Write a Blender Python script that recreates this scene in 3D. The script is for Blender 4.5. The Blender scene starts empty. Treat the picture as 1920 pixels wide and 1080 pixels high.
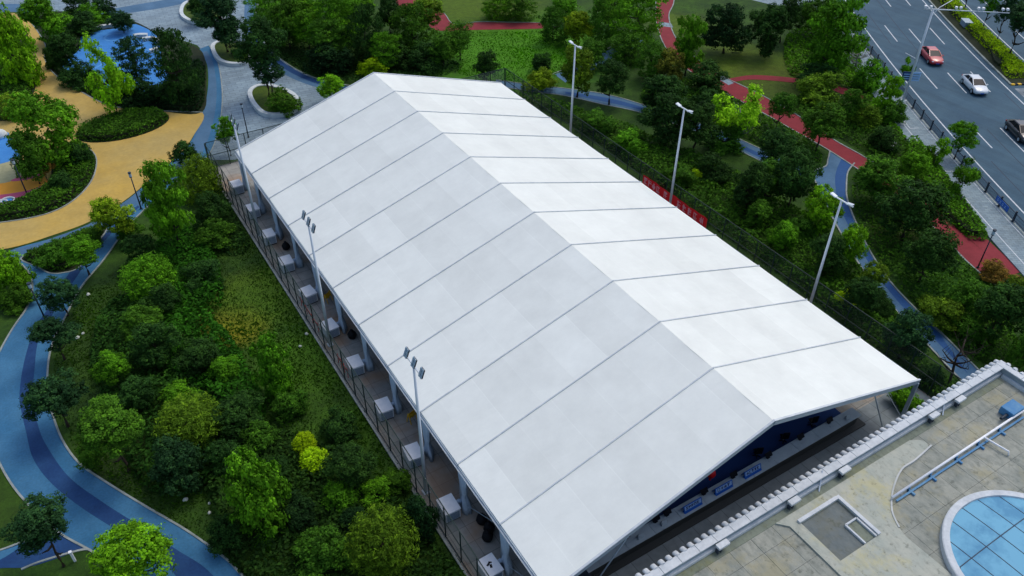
import bpy, bmesh, math, random
import numpy as np
from mathutils import Vector, Matrix

sc = bpy.context.scene
col = sc.collection
rnd = random.Random(7)
npr = np.random.default_rng(11)

# ------------------------------------------------------------------ camera
cam = bpy.data.cameras.new('camera')
cam_o = bpy.data.objects.new('camera', cam); col.objects.link(cam_o)
yaw, pitch, roll = 0.5569, 0.6748, 0.0067
cy_, sy_, cp_, sp_ = math.cos(yaw), math.sin(yaw), math.cos(pitch), math.sin(pitch)
fw = Vector((sy_*cp_, cy_*cp_, -sp_)); rt = Vector((cy_, -sy_, 0)); up = rt.cross(fw)
r2 = math.cos(roll)*rt + math.sin(roll)*up; u2 = -math.sin(roll)*rt + math.cos(roll)*up
m = Matrix((r2, u2, -fw)).transposed().to_4x4()
m.translation = Vector((-29.158, -18.672, 43.142))
cam_o.matrix_world = m
cam.sensor_width = 36.0
cam.lens = 1522.6/1920*36.0
cam.clip_end = 2000
sc.camera = cam_o
sc.render.resolution_x, sc.render.resolution_y = 1024, 576

# ------------------------------------------------------------------ sky and sun (soft, bright overcast day, light from the road side)
SUN_EL, SUN_AZ = math.radians(60), math.radians(75)     # azimuth measured from +Y towards +X
w = bpy.data.worlds.new('World'); sc.world = w; w.use_nodes = True
nt = w.node_tree; bg = nt.nodes['Background']
sky = nt.nodes.new('ShaderNodeTexSky'); sky.sky_type = 'NISHITA'; sky.sun_disc = False
sky.sun_elevation = SUN_EL; sky.sun_rotation = SUN_AZ; sky.air_density = 1.0; sky.dust_density = 3.2; sky.ozone_density = 0.8
nt.links.new(sky.outputs[0], bg.inputs[0]); bg.inputs[1].default_value = 0.15
sun = bpy.data.lights.new('sun', 'SUN'); sun.energy = 0.52; sun.angle = math.radians(14); sun.color = (1.0, 0.97, 0.92)
sun_o = bpy.data.objects.new('sun', sun); col.objects.link(sun_o)
d = Vector((math.sin(SUN_AZ)*math.cos(SUN_EL), math.cos(SUN_AZ)*math.cos(SUN_EL), math.sin(SUN_EL)))
sun_o.rotation_euler = d.to_track_quat('Z', 'Y').to_euler()
sun_o.location = (60, 30, 90)
sc.view_settings.view_transform = 'Standard'; sc.view_settings.look = 'None'
sc.view_settings.gamma = 1; sc.view_settings.exposure = 0.32
sc.view_settings.use_curve_mapping = False
sc.cycles.max_bounces = 6; sc.cycles.diffuse_bounces = 3; sc.cycles.glossy_bounces = 3
sc.cycles.transparent_max_bounces = 12; sc.cycles.use_denoising = True

# ------------------------------------------------------------------ materials
def S(r, g, b, k=1.0):
    f = lambda c: ((c/255+0.055)/1.055)**2.4 if c > 10 else c/255/12.92
    return (f(r)*k, f(g)*k, f(b)*k, 1)

def mat(name, c, rough=0.8, c2=None, scale=1.0, detail=6, fine=None, bump=0.0, bscale=20, metal=0.0, spec=0.3, contrast=(0.35, 0.65)):
    M = bpy.data.materials.new(name); M.use_nodes = True
    n = M.node_tree.nodes; l = M.node_tree.links; b = n['Principled BSDF']
    b.inputs['Roughness'].default_value = rough; b.inputs['Metallic'].default_value = metal
    b.inputs['Specular IOR Level'].default_value = spec
    b.inputs['Base Color'].default_value = c
    geo = n.new('ShaderNodeNewGeometry')
    out = None
    if c2 is not None:
        t = n.new('ShaderNodeTexNoise'); t.inputs['Scale'].default_value = scale; t.inputs['Detail'].default_value = detail
        t.inputs['Roughness'].default_value = 0.65
        l.new(geo.outputs['Position'], t.inputs['Vector'])
        r = n.new('ShaderNodeValToRGB'); r.color_ramp.elements[0].position = contrast[0]; r.color_ramp.elements[1].position = contrast[1]
        r.color_ramp.elements[0].color = c; r.color_ramp.elements[1].color = c2
        l.new(t.outputs['Fac'], r.inputs['Fac']); out = r.outputs['Color']
    if fine:
        t2 = n.new('ShaderNodeTexNoise'); t2.inputs['Scale'].default_value = fine[0]; t2.inputs['Detail'].default_value = 3
        l.new(geo.outputs['Position'], t2.inputs['Vector'])
        mr = n.new('ShaderNodeMapRange'); mr.inputs['From Min'].default_value = 0.3; mr.inputs['From Max'].default_value = 0.7
        mr.inputs['To Min'].default_value = 1-fine[1]; mr.inputs['To Max'].default_value = 1+fine[1]
        l.new(t2.outputs['Fac'], mr.inputs['Value'])
        mx = n.new('ShaderNodeMix'); mx.data_type = 'RGBA'; mx.blend_type = 'MULTIPLY'; mx.inputs['Factor'].default_value = 1
        if out: l.new(out, mx.inputs['A'])
        else: mx.inputs['A'].default_value = c
        l.new(mr.outputs['Result'], mx.inputs['B']); out = mx.outputs['Result']
    if out: l.new(out, b.inputs['Base Color'])
    if bump:
        t3 = n.new('ShaderNodeTexNoise'); t3.inputs['Scale'].default_value = bscale; t3.inputs['Detail'].default_value = 4
        l.new(geo.outputs['Position'], t3.inputs['Vector'])
        bp = n.new('ShaderNodeBump'); bp.inputs['Strength'].default_value = bump; bp.inputs['Distance'].default_value = 0.05
        l.new(t3.outputs['Fac'], bp.inputs['Height']); l.new(bp.outputs['Normal'], b.inputs['Normal'])
    return M

def tile_mat(name, c1, c2, mortar, tx, ty, ang=0.0, rough=0.75, msize=0.02, stain=None, offset=0.5):
    M = mat(name, c1, rough)
    n = M.node_tree.nodes; l = M.node_tree.links; b = n['Principled BSDF']
    geo = n.new('ShaderNodeNewGeometry'); mp = n.new('ShaderNodeMapping')
    mp.inputs['Rotation'].default_value = (0, 0, ang)
    l.new(geo.outputs['Position'], mp.inputs['Vector'])
    br = n.new('ShaderNodeTexBrick'); br.offset = offset
    br.inputs['Color1'].default_value = c1; br.inputs['Color2'].default_value = c2; br.inputs['Mortar'].default_value = mortar
    br.inputs['Scale'].default_value = 1.0; br.inputs['Mortar Size'].default_value = msize
    br.inputs['Brick Width'].default_value = tx; br.inputs['Row Height'].default_value = ty
    l.new(mp.outputs['Vector'], br.inputs['Vector'])
    out = br.outputs['Color']
    for sc_, amt in ((0.25, 0.16), (2.2, 0.12)):
        t2 = n.new('ShaderNodeTexNoise'); t2.inputs['Scale'].default_value = sc_; t2.inputs['Detail'].default_value = 5
        l.new(geo.outputs['Position'], t2.inputs['Vector'])
        mr = n.new('ShaderNodeMapRange'); mr.inputs['From Min'].default_value = 0.3; mr.inputs['From Max'].default_value = 0.7
        mr.inputs['To Min'].default_value = 1-amt; mr.inputs['To Max'].default_value = 1+amt
        l.new(t2.outputs['Fac'], mr.inputs['Value'])
        mx = n.new('ShaderNodeMix'); mx.data_type = 'RGBA'; mx.blend_type = 'MULTIPLY'; mx.inputs['Factor'].default_value = 1
        l.new(out, mx.inputs['A']); l.new(mr.outputs['Result'], mx.inputs['B']); out = mx.outputs['Result']
    if stain:
        t2 = n.new('ShaderNodeTexNoise'); t2.inputs['Scale'].default_value = stain[1]; t2.inputs['Detail'].default_value = 6
        l.new(geo.outputs['Position'], t2.inputs['Vector'])
        mr = n.new('ShaderNodeMapRange'); mr.inputs['From Min'].default_value = stain[2]; mr.inputs['From Max'].default_value = stain[2]+0.15
        mr.inputs['To Max'].default_value = stain[3]
        l.new(t2.outputs['Fac'], mr.inputs['Value'])
        mx = n.new('ShaderNodeMix'); mx.data_type = 'RGBA'
        l.new(mr.outputs['Result'], mx.inputs['Factor']); l.new(out, mx.inputs['A']); mx.inputs['B'].default_value = stain[0]
        out = mx.outputs['Result']
    l.new(out, b.inputs['Base Color'])
    return M

def leaf_mat(name, transl=0.22, spread=0.72):
    """foliage: the object's own colour varied leaf by leaf with the attribute 'v'"""
    M = bpy.data.materials.new(name); M.use_nodes = True
    n = M.node_tree.nodes; l = M.node_tree.links; b = n['Principled BSDF']
    b.inputs['Roughness'].default_value = 0.7; b.inputs['Specular IOR Level'].default_value = 0.05
    oi = n.new('ShaderNodeObjectInfo'); at = n.new('ShaderNodeAttribute'); at.attribute_name = 'v'
    mr = n.new('ShaderNodeMapRange'); mr.inputs['To Min'].default_value = 1-spread; mr.inputs['To Max'].default_value = 1+spread*1.25  # wide random tone spread, painting lit leaf tips and dark gaps into the colour
    l.new(at.outputs['Fac'], mr.inputs['Value'])
    mx = n.new('ShaderNodeMix'); mx.data_type = 'RGBA'; mx.blend_type = 'MULTIPLY'; mx.inputs['Factor'].default_value = 1
    l.new(oi.outputs['Color'], mx.inputs['A']); l.new(mr.outputs['Result'], mx.inputs['B'])
    pw = n.new('ShaderNodeMath'); pw.operation = 'POWER'; pw.inputs[1].default_value = 3.0; l.new(at.outputs['Fac'], pw.inputs[0])
    ml = n.new('ShaderNodeMath'); ml.operation = 'MULTIPLY'; ml.inputs[1].default_value = 0.8; l.new(pw.outputs[0], ml.inputs[0])
    wm = n.new('ShaderNodeMix'); wm.data_type = 'RGBA'; wm.blend_type = 'MULTIPLY'; wm.inputs['Factor'].default_value = 1     # young leaves run lighter and yellower
    l.new(mx.outputs['Result'], wm.inputs['A']); wm.inputs['B'].default_value = (2.1, 1.75, 0.8, 1)
    m2 = n.new('ShaderNodeMix'); m2.data_type = 'RGBA'; l.new(ml.outputs[0], m2.inputs['Factor'])
    l.new(mx.outputs['Result'], m2.inputs['A']); l.new(wm.outputs['Result'], m2.inputs['B'])
    l.new(m2.outputs['Result'], b.inputs['Base Color'])
    tr = n.new('ShaderNodeBsdfTranslucent'); l.new(m2.outputs['Result'], tr.inputs['Color'])
    ms = n.new('ShaderNodeMixShader'); ms.inputs[0].default_value = transl
    l.new(b.outputs[0], ms.inputs[1]); l.new(tr.outputs[0], ms.inputs[2])
    l.new(ms.outputs[0], n['Material Output'].inputs['Surface'])
    return M

def mesh_mat(name, c, cover):
    """woven wire: the wires are far below a pixel, so they thin what is behind evenly"""
    M = bpy.data.materials.new(name); M.use_nodes = True
    n = M.node_tree.nodes; l = M.node_tree.links; b = n['Principled BSDF']
    b.inputs['Base Color'].default_value = c; b.inputs['Roughness'].default_value = 0.6
    tr = n.new('ShaderNodeBsdfTransparent'); ms = n.new('ShaderNodeMixShader'); ms.inputs[0].default_value = cover
    l.new(tr.outputs[0], ms.inputs[1]); l.new(b.outputs[0], ms.inputs[2]); l.new(ms.outputs[0], n['Material Output'].inputs['Surface'])
    return M

def glass_mat(name, c, rough=0.08):
    M = mat(name, c, rough, spec=0.6)
    return M

def fabric_mat(name):
    """white PVC roofing: fabric strips welded side by side, each a touch different, with faint dirt"""
    M = mat(name, (0.80, 0.82, 0.83, 1), 0.42, spec=0.35)
    n = M.node_tree.nodes; l = M.node_tree.links; b = n['Principled BSDF']
    tc = n.new('ShaderNodeTexCoord'); oi = n.new('ShaderNodeObjectInfo'); sp = n.new('ShaderNodeSeparateXYZ')
    l.new(tc.outputs['Object'], sp.inputs[0])
    ad = n.new('ShaderNodeMath'); ad.operation = 'MULTIPLY_ADD'; ad.inputs[1].default_value = 1/2.55
    l.new(sp.outputs['X'], ad.inputs[0]); l.new(oi.outputs['Random'], ad.inputs[2])
    fl = n.new('ShaderNodeMath'); fl.operation = 'FLOOR'; l.new(ad.outputs[0], fl.inputs[0])
    ad2 = n.new('ShaderNodeMath'); ad2.operation = 'MULTIPLY_ADD'; ad2.inputs[1].default_value = 17.3
    l.new(oi.outputs['Random'], ad2.inputs[0]); l.new(fl.outputs[0], ad2.inputs[2])
    wn = n.new('ShaderNodeTexWhiteNoise'); wn.noise_dimensions = '1D'; l.new(ad2.outputs[0], wn.inputs['W'])
    mr = n.new('ShaderNodeMapRange'); mr.inputs['To Min'].default_value = 0.925; mr.inputs['To Max'].default_value = 1.0
    l.new(wn.outputs['Value'], mr.inputs['Value'])
    fr = n.new('ShaderNodeMath'); fr.operation = 'FRACT'; l.new(ad.outputs[0], fr.inputs[0])
    lt = n.new('ShaderNodeMath'); lt.operation = 'LESS_THAN'; lt.inputs[1].default_value = 0.025; l.new(fr.outputs[0], lt.inputs[0])
    sm = n.new('ShaderNodeMath'); sm.operation = 'MULTIPLY_ADD'; sm.inputs[1].default_value = 0.035
    l.new(lt.outputs[0], sm.inputs[0]); l.new(mr.outputs['Result'], sm.inputs[2])
    geo = n.new('ShaderNodeNewGeometry'); t = n.new('ShaderNodeTexNoise'); t.inputs['Scale'].default_value = 0.35; t.inputs['Detail'].default_value = 7
    t.inputs['Roughness'].default_value = 0.7
    l.new(geo.outputs['Position'], t.inputs['Vector'])
    m2 = n.new('ShaderNodeMapRange'); m2.inputs['From Min'].default_value = 0.3; m2.inputs['From Max'].default_value = 0.7
    m2.inputs['To Min'].default_value = 0.90; m2.inputs['To Max'].default_value = 1.03
    l.new(t.outputs['Fac'], m2.inputs['Value'])
    mm = n.new('ShaderNodeMath'); mm.operation = 'MULTIPLY'; l.new(sm.outputs[0], mm.inputs[0]); l.new(m2.outputs['Result'], mm.inputs[1])
    mx = n.new('ShaderNodeMix'); mx.data_type = 'RGBA'; mx.blend_type = 'MULTIPLY'; mx.inputs['Factor'].default_value = 1
    mx.inputs['A'].default_value = (0.78, 0.82, 0.77, 1); l.new(mm.outputs[0], mx.inputs['B'])
    l.new(mx.outputs['Result'], b.inputs['Base Color'])
    # tension creases run down the slope
    mpw = n.new('ShaderNodeMapping'); mpw.inputs['Scale'].default_value = (0.35, 1.6, 1.0); l.new(tc.outputs['Object'], mpw.inputs['Vector'])
    ofs = n.new('ShaderNodeVectorMath'); l.new(mpw.outputs['Vector'], ofs.inputs[0]); l.new(oi.outputs['Random'], ofs.inputs[1])
    t3 = n.new('ShaderNodeTexNoise'); t3.inputs['Scale'].default_value = 1.0; t3.inputs['Detail'].default_value = 4
    l.new(ofs.outputs['Vector'], t3.inputs['Vector'])
    bp = n.new('ShaderNodeBump'); bp.inputs['Strength'].default_value = 0.5; bp.inputs['Distance'].default_value = 0.12
    l.new(t3.outputs['Fac'], bp.inputs['Height']); l.new(bp.outputs['Normal'], b.inputs['Normal'])
    return M

M = {}
M['leaf'] = leaf_mat('foliage')
M['bark'] = mat('bark', S(70, 60, 50), 0.9, S(40, 36, 32), 6, bump=0.4, bscale=30)
M['pale_bark'] = mat('pale_bark', S(150, 150, 140), 0.9, S(100, 100, 92), 6)
M['asphalt'] = mat('asphalt', S(52, 80, 98), 0.85, S(64, 92, 108), 0.25, fine=(9, 0.10), bump=0.1, bscale=60)
def worn(mname, ang, sx, sy, amt):
    """long wear streaks along one direction, plus blotches"""
    Mw = M[mname]; n = Mw.node_tree.nodes; l = Mw.node_tree.links; b = n['Principled BSDF']
    src = b.inputs['Base Color'].links[0].from_socket; geo = n.new('ShaderNodeNewGeometry')
    mp = n.new('ShaderNodeMapping'); mp.vector_type = 'POINT'; mp.inputs['Rotation'].default_value = (0, 0, ang); mp.inputs['Scale'].default_value = (sx, sy, 1)
    l.new(geo.outputs['Position'], mp.inputs['Vector']); t = n.new('ShaderNodeTexNoise'); t.inputs['Scale'].default_value = 1; t.inputs['Detail'].default_value = 6; t.inputs['Roughness'].default_value = 0.7
    l.new(mp.outputs['Vector'], t.inputs['Vector'])
    mr = n.new('ShaderNodeMapRange'); mr.inputs['From Min'].default_value = 0.3; mr.inputs['From Max'].default_value = 0.7; mr.inputs['To Min'].default_value = 1-amt; mr.inputs['To Max'].default_value = 1+amt
    l.new(t.outputs['Fac'], mr.inputs['Value']); mx = n.new('ShaderNodeMix'); mx.data_type = 'RGBA'; mx.blend_type = 'MULTIPLY'; mx.inputs['Factor'].default_value = 1
    l.new(src, mx.inputs['A']); l.new(mr.outputs['Result'], mx.inputs['B']); l.new(mx.outputs['Result'], b.inputs['Base Color'])
worn('asphalt', 0.58, 0.9, 0.03, 0.16)
M['marking'] = mat('road_paint', S(205, 212, 215), 0.6, S(170, 180, 185), 3)
M['sidewalk'] = tile_mat('sidewalk_pavers', S(132, 150, 156), S(112, 132, 142), S(96, 112, 120), 0.6, 0.3, 0.59)
M['plaza'] = tile_mat('plaza_pavers', S(134, 154, 164), S(116, 136, 148), S(96, 114, 126), 1.2, 0.6, 0.12, msize=0.03)
M['court'] = tile_mat('court_pavers', S(164, 162, 154), S(146, 148, 144), S(112, 114, 114), 1.2, 1.2, 0.0, msize=0.02, stain=(S(158, 122, 86), 0.28, 0.5, 0.6), offset=0.0)
M['blue_light'] = mat('light_blue_rubber', S(46, 100, 136), 0.85, S(62, 114, 148), 0.35, fine=(7, 0.12))
M['blue_dark'] = mat('dark_blue_rubber', S(22, 58, 104), 0.85, S(32, 70, 114), 0.5, fine=(7, 0.12))
M['blue_band'] = mat('blue_grey_rubber', S(66, 102, 132), 0.85, S(80, 114, 142), 0.3, fine=(5, 0.07))
M['blue_bright'] = mat('bright_blue_rubber', S(52, 122, 190), 0.8, S(64, 134, 200), 0.5, fine=(4, 0.05))
M['blue_pale'] = mat('pale_blue_rubber', S(84, 150, 210), 0.8)
M['yellow'] = mat('yellow_rubber', S(174, 152, 92), 0.85, S(188, 156, 74), 0.12, fine=(3, 0.06))
M['orange'] = mat('orange_rubber', S(214, 146, 44), 0.85, S(220, 154, 50), 0.5)
M['pink'] = mat('pink_rubber', S(176, 76, 108), 0.85, S(184, 84, 116), 0.5)
M['sand'] = mat('sand', S(168, 166, 130), 0.95, S(150, 150, 116), 2)
M['red_path'] = mat('red_asphalt', S(120, 36, 44), 0.85, S(134, 44, 52), 0.5, fine=(6, 0.08))
for k_ in ('blue_light', 'blue_dark', 'blue_band', 'yellow', 'red_path'): worn(k_, 0.9, 0.5, 0.4, 0.12)
M['kerb'] = mat('kerb_stone', S(156, 164, 160), 0.8, S(120, 130, 126), 1.2)
M['white_stone'] = mat('white_planter_stone', S(206, 214, 214), 0.7, S(184, 194, 196), 1.5)
M['soil'] = mat('planting_soil', S(26, 38, 18), 0.95, S(40, 48, 24), 1.2, fine=(6, 0.3))
M['fabric'] = fabric_mat('tent_fabric')
M['alu'] = mat('tent_aluminium', S(150, 166, 176), 0.45, metal=0.15, spec=0.5)
M['rail'] = mat('keder_rail', S(204, 211, 214), 0.5, S(180, 190, 196), 1.5)
M['cloth'] = mat('curtain_cloth', S(190, 208, 222), 0.7, S(170, 190, 208), 2)
M['cabinet'] = mat('cabinet_paint', S(240, 243, 246), 0.5, S(224, 230, 236), 2)
M['louvre'] = mat('cabinet_louvre', S(120, 140, 158), 0.6)
M['pole'] = mat('galvanised_pole', S(200, 210, 218), 0.45, metal=0.2)
M['lamp_dark'] = mat('dark_lamp_metal', S(40, 52, 64), 0.5)
M['lamp_glass'] = mat('lamp_lens', S(170, 190, 205), 0.2, spec=0.6)
M['fence_green'] = mat('fence_green', S(22, 46, 42), 0.6)
M['fence_mesh'] = mesh_mat('fence_wire', S(116, 126, 118), 0.36)
M['fence_mesh_r'] = mesh_mat('fence_wire_green', S(24, 52, 40), 0.34)
M['banner'] = mat('red_banner_cloth', S(250, 26, 40), 0.6)
M['banner_text'] = mat('banner_lettering', S(255, 175, 185), 0.6)
M['concrete'] = mat('roof_concrete', S(150, 158, 150), 0.9, S(120, 128, 122), 0.5, fine=(3, 0.12))
M['navy'] = mat('navy_carpet', S(34, 64, 118), 0.95)
M['counter'] = mat('counter_white', S(176, 192, 200), 0.5, S(160, 176, 186), 1)
M['counter_dark'] = mat('counter_front', S(62, 66, 66), 0.7)
M['screen'] = mat('black_screen', S(16, 22, 30), 0.35, spec=0.2)
M['sign_blue'] = mat('sign_blue', S(28, 96, 190), 0.4)
M['sign_pale'] = mat('sign_pale_blue', S(150, 190, 230), 0.5)
M['sign_text'] = mat('sign_lettering', S(20, 40, 110), 0.5)
M['red_plastic'] = mat('red_plastic', S(210, 20, 30), 0.4)
M['black_rubber'] = mat('black_rubber', S(20, 22, 26), 0.7)
M['rock'] = mat('pale_rock', S(190, 196, 186), 0.9)
M['yellow_paint'] = mat('yellow_paint', S(226, 180, 40), 0.6)
M['rail_dark'] = mat('guard_rail_paint', S(38, 58, 78), 0.55)

# ------------------------------------------------------------------ helpers
def tag(o, label=None, cat=None, group=None, kind=None):
    if label: o['label'] = label
    if cat: o['category'] = cat
    if group: o['group'] = group
    if kind: o['kind'] = kind
    return o

def empty(name, loc=(0, 0, 0), rz=0.0):
    o = bpy.data.objects.new(name, None); col.objects.link(o)
    o.location = loc; o.rotation_euler = (0, 0, rz); o.empty_display_size = 0.3
    return o

def link(name, me, parent=None, loc=(0, 0, 0), rot=(0, 0, 0), scale=(1, 1, 1)):
    o = bpy.data.objects.new(name, me); col.objects.link(o)
    if parent: o.parent = parent
    o.location = loc; o.rotation_euler = rot; o.scale = scale
    return o

class MB:
    """collects simple solids into one mesh"""
    def __init__(s): s.v = []; s.f = []
    def add(s, vs, fs):
        n = len(s.v); s.v += [tuple(a) for a in vs]; s.f += [tuple(i+n for i in f) for f in fs]; return s
    def box(s, cx, cy, cz, sx, sy, sz, rz=0.0):
        c, q = math.cos(rz), math.sin(rz); vs = []
        for z in (-.5, .5):
            for x, y in ((-.5, -.5), (.5, -.5), (.5, .5), (-.5, .5)):
                X, Y = x*sx, y*sy; vs.append((cx+X*c-Y*q, cy+X*q+Y*c, cz+z*sz))
        return s.add(vs, [(3, 2, 1, 0), (4, 5, 6, 7), (0, 1, 5, 4), (1, 2, 6, 5), (2, 3, 7, 6), (3, 0, 4, 7)])
    def beam(s, a, b, w, h, upv=(0, 0, 1)):
        a, b = Vector(a), Vector(b); d = (b-a).normalized(); u = Vector(upv)
        x = d.cross(u)
        if x.length < 1e-4: x = d.cross(Vector((1, 0, 0)))
        x.normalize(); y = x.cross(d).normalized()
        vs = []
        for p in (a, b):
            for i, j in ((-.5, -.5), (.5, -.5), (.5, .5), (-.5, .5)): vs.append(p + x*w*i + y*h*j)
        return s.add(vs, [(0, 1, 2, 3), (7, 6, 5, 4), (1, 0, 4, 5), (2, 1, 5, 6), (3, 2, 6, 7), (0, 3, 7, 4)])
    def tube(s, pts, rad, n=8, cap=True):
        pts = [Vector(p) for p in pts]
        if not hasattr(rad, '__len__'): rad = [rad]*len(pts)
        rings = []
        for i, p in enumerate(pts):
            d = (pts[min(i+1, len(pts)-1)] - pts[max(i-1, 0)]).normalized()
            x = d.cross(Vector((0, 0, 1)))
            if x.length < 1e-3: x = Vector((1, 0, 0))
            x.normalize(); y = d.cross(x)
            rings.append([p + (x*math.cos(2*math.pi*k/n) + y*math.sin(2*math.pi*k/n))*rad[i] for k in range(n)])
        vs = [v for r in rings for v in r]; fs = []
        for i in range(len(pts)-1):
            for k in range(n): fs.append((i*n+k, i*n+(k+1) % n, (i+1)*n+(k+1) % n, (i+1)*n+k))
        if cap: fs.append(tuple(range(n-1, -1, -1))); fs.append(tuple((len(pts)-1)*n+k for k in range(n)))
        return s.add(vs, fs)
    def loft(s, rings, cap=True):
        n = len(rings[0]); vs = [v for r in rings for v in r]; fs = []
        for i in range(len(rings)-1):
            for k in range(n): fs.append((i*n+k, i*n+(k+1) % n, (i+1)*n+(k+1) % n, (i+1)*n+k))
        if cap: fs.append(tuple(range(n-1, -1, -1))); fs.append(tuple((len(rings)-1)*n+k for k in range(n)))
        return s.add(vs, fs)
    def mesh(s, name, m, smooth=False, bevel=0.0):
        me = bpy.data.meshes.new(name); me.from_pydata(s.v, [], s.f)
        bm = bmesh.new(); bm.from_mesh(me); bmesh.ops.recalc_face_normals(bm, faces=bm.faces)
        if bevel: bmesh.ops.bevel(bm, geom=bm.edges[:], offset=bevel, segments=1, affect='EDGES', clamp_overlap=True)
        bm.to_mesh(me); bm.free()
        me.materials.append(M[m] if isinstance(m, str) else m)
        if smooth: me.polygons.foreach_set('use_smooth', [True]*len(me.polygons))
        me.update(); return me
    def build(s, name, m, parent=None, smooth=False, bevel=0.0):
        return link(name, s.mesh(name, m, smooth, bevel), parent)

def smooth(pts, closed=False, n=6):
    P = [Vector((p[0], p[1])) for p in pts]; out = []
    N = len(P); rng = N if closed else N-1
    for i in range(rng):
        if closed: a, b, c, e = P[i-1], P[i], P[(i+1) % N], P[(i+2) % N]
        else: a, b, c, e = P[max(i-1, 0)], P[i], P[i+1], P[min(i+2, N-1)]
        for k in range(n):
            t = k/n
            out.append(0.5*((2*b) + (c-a)*t + (2*a-5*b+4*c-e)*t*t + (3*b-a-3*c+e)*t**3))
    if not closed: out.append(P[-1])
    return [(v.x, v.y) for v in out]

EXCL = []      # paved outlines that plants keep off
def sheet(name, pts, z, m, closed_smooth=False, kind='structure', thick=0.0, parent=None):
    """a flat sheet, or a slab with sides down to z - thick"""
    if closed_smooth: pts = smooth(pts, True)
    if name in ('path', 'court', 'plaza', 'playground_surface', 'pavement', 'play_corner'): EXCL.append([tuple(p) for p in pts])
    bm = bmesh.new(); vs = [bm.verts.new((x, y, z)) for x, y in pts]
    f = bm.faces.new(vs); f.normal_update()
    if f.normal.z < 0: f.normal_flip()
    if thick:
        lo = [bm.verts.new((x, y, z-thick)) for x, y in pts]
        for i in range(len(vs)):
            j = (i+1) % len(vs); bm.faces.new((vs[i], vs[j], lo[j], lo[i]))
    bmesh.ops.triangulate(bm, faces=[f])
    bmesh.ops.recalc_face_normals(bm, faces=bm.faces) if thick else None
    me = bpy.data.meshes.new(name); bm.to_mesh(me); bm.free(); me.materials.append(M[m])
    o = link(name, me, parent)
    if kind and not parent: o['kind'] = kind
    return o

def offset_line(pts, d):
    P = [Vector(p) for p in pts]; out = []
    for i, p in enumerate(P):
        t = (P[min(i+1, len(P)-1)] - P[max(i-1, 0)]).normalized(); nrm = Vector((t.y, -t.x))
        out.append((p.x+nrm.x*d, p.y+nrm.y*d))
    return out

def ribbon(name, pts, wd, z, m, h=0.0, kind='structure', parent=None):
    """strip of width wd along pts; with h it is a raised kerb"""
    a = offset_line(pts, wd/2); b = offset_line(pts, -wd/2); mb = MB(); n = len(pts)
    vs = [(x, y, z) for x, y in a] + [(x, y, z) for x, y in b]
    fs = [(i, i+1, n+i+1, n+i) for i in range(n-1)]
    if h:
        vs += [(x, y, z-h) for x, y in a] + [(x, y, z-h) for x, y in b]
        fs += [(i, i+1, 2*n+i+1, 2*n+i) for i in range(n-1)] + [(n+i, n+i+1, 3*n+i+1, 3*n+i) for i in range(n-1)]
        fs += [(0, n, 3*n, 2*n), (n-1, 2*n-1, 4*n-1, 3*n-1)]
    mb.add(vs, fs); o = mb.build(name, m, parent)
    if o.data.polygons[0].normal.z < 0 and not h: o.data.flip_normals()
    if kind and not parent: o['kind'] = kind
    return o

def kerb(pts, wd=0.13, top=0.08, closed=False, m='kerb', name='kerb'):
    p = smooth(pts, closed)
    if closed: p.append(p[0])
    return ribbon(name, p, wd, top, m, h=top+0.02)

def inside(poly, P):
    x, y = P[:, 0], P[:, 1]; c = np.zeros(len(P), bool); n = len(poly)
    for i in range(n):
        x0, y0 = poly[i]; x1, y1 = poly[i-1]
        with np.errstate(divide='ignore', invalid='ignore'):
            k = ((y0 > y) != (y1 > y)) & (x < (x1-x0)*(y-y0)/(y1-y0+1e-12)+x0)
        c ^= k
    return c

_perm = npr.random((64, 64))
def noise2(x, y):
    xi = np.floor(x).astype(int); yi = np.floor(y).astype(int); fx = x-xi; fy = y-yi
    fx = fx*fx*(3-2*fx); fy = fy*fy*(3-2*fy)
    g = lambda a, b: _perm[a % 64, b % 64]
    return (g(xi, yi)*(1-fx)+g(xi+1, yi)*fx)*(1-fy) + (g(xi, yi+1)*(1-fx)+g(xi+1, yi+1)*fx)*fy

def leaf_cloud(name, P, N, size, var, aspect=0.55, mat_='leaf'):
    """one quad leaf per point, facing roughly N"""
    n = len(P)
    N = N/np.maximum(np.linalg.norm(N, axis=1, keepdims=True), 1e-6)
    r = npr.normal(size=(n, 3)); t = r - N*(r*N).sum(1, keepdims=True); t /= np.maximum(np.linalg.norm(t, axis=1, keepdims=True), 1e-6)
    b = np.cross(N, t); s = np.asarray(size).reshape(-1, 1)*np.ones((n, 1))
    V = np.empty((n, 4, 3)); V[:, 0] = P - t*s; V[:, 1] = P + b*s*aspect + N*s*0.12; V[:, 2] = P + t*s; V[:, 3] = P - b*s*aspect + N*s*0.12
    me = bpy.data.meshes.new(name); me.vertices.add(4*n); me.vertices.foreach_set('co', V.ravel())
    me.loops.add(4*n); me.loops.foreach_set('vertex_index', np.arange(4*n, dtype=np.int32))
    me.polygons.add(n); me.polygons.foreach_set('loop_start', np.arange(0, 4*n, 4, dtype=np.int32))
    a = me.attributes.new('v', 'FLOAT', 'FACE'); a.data.foreach_set('value', np.clip(var, 0, 1).astype(np.float32))
    me.update(); me.validate(); me.materials.append(M[mat_]); return me

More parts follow.
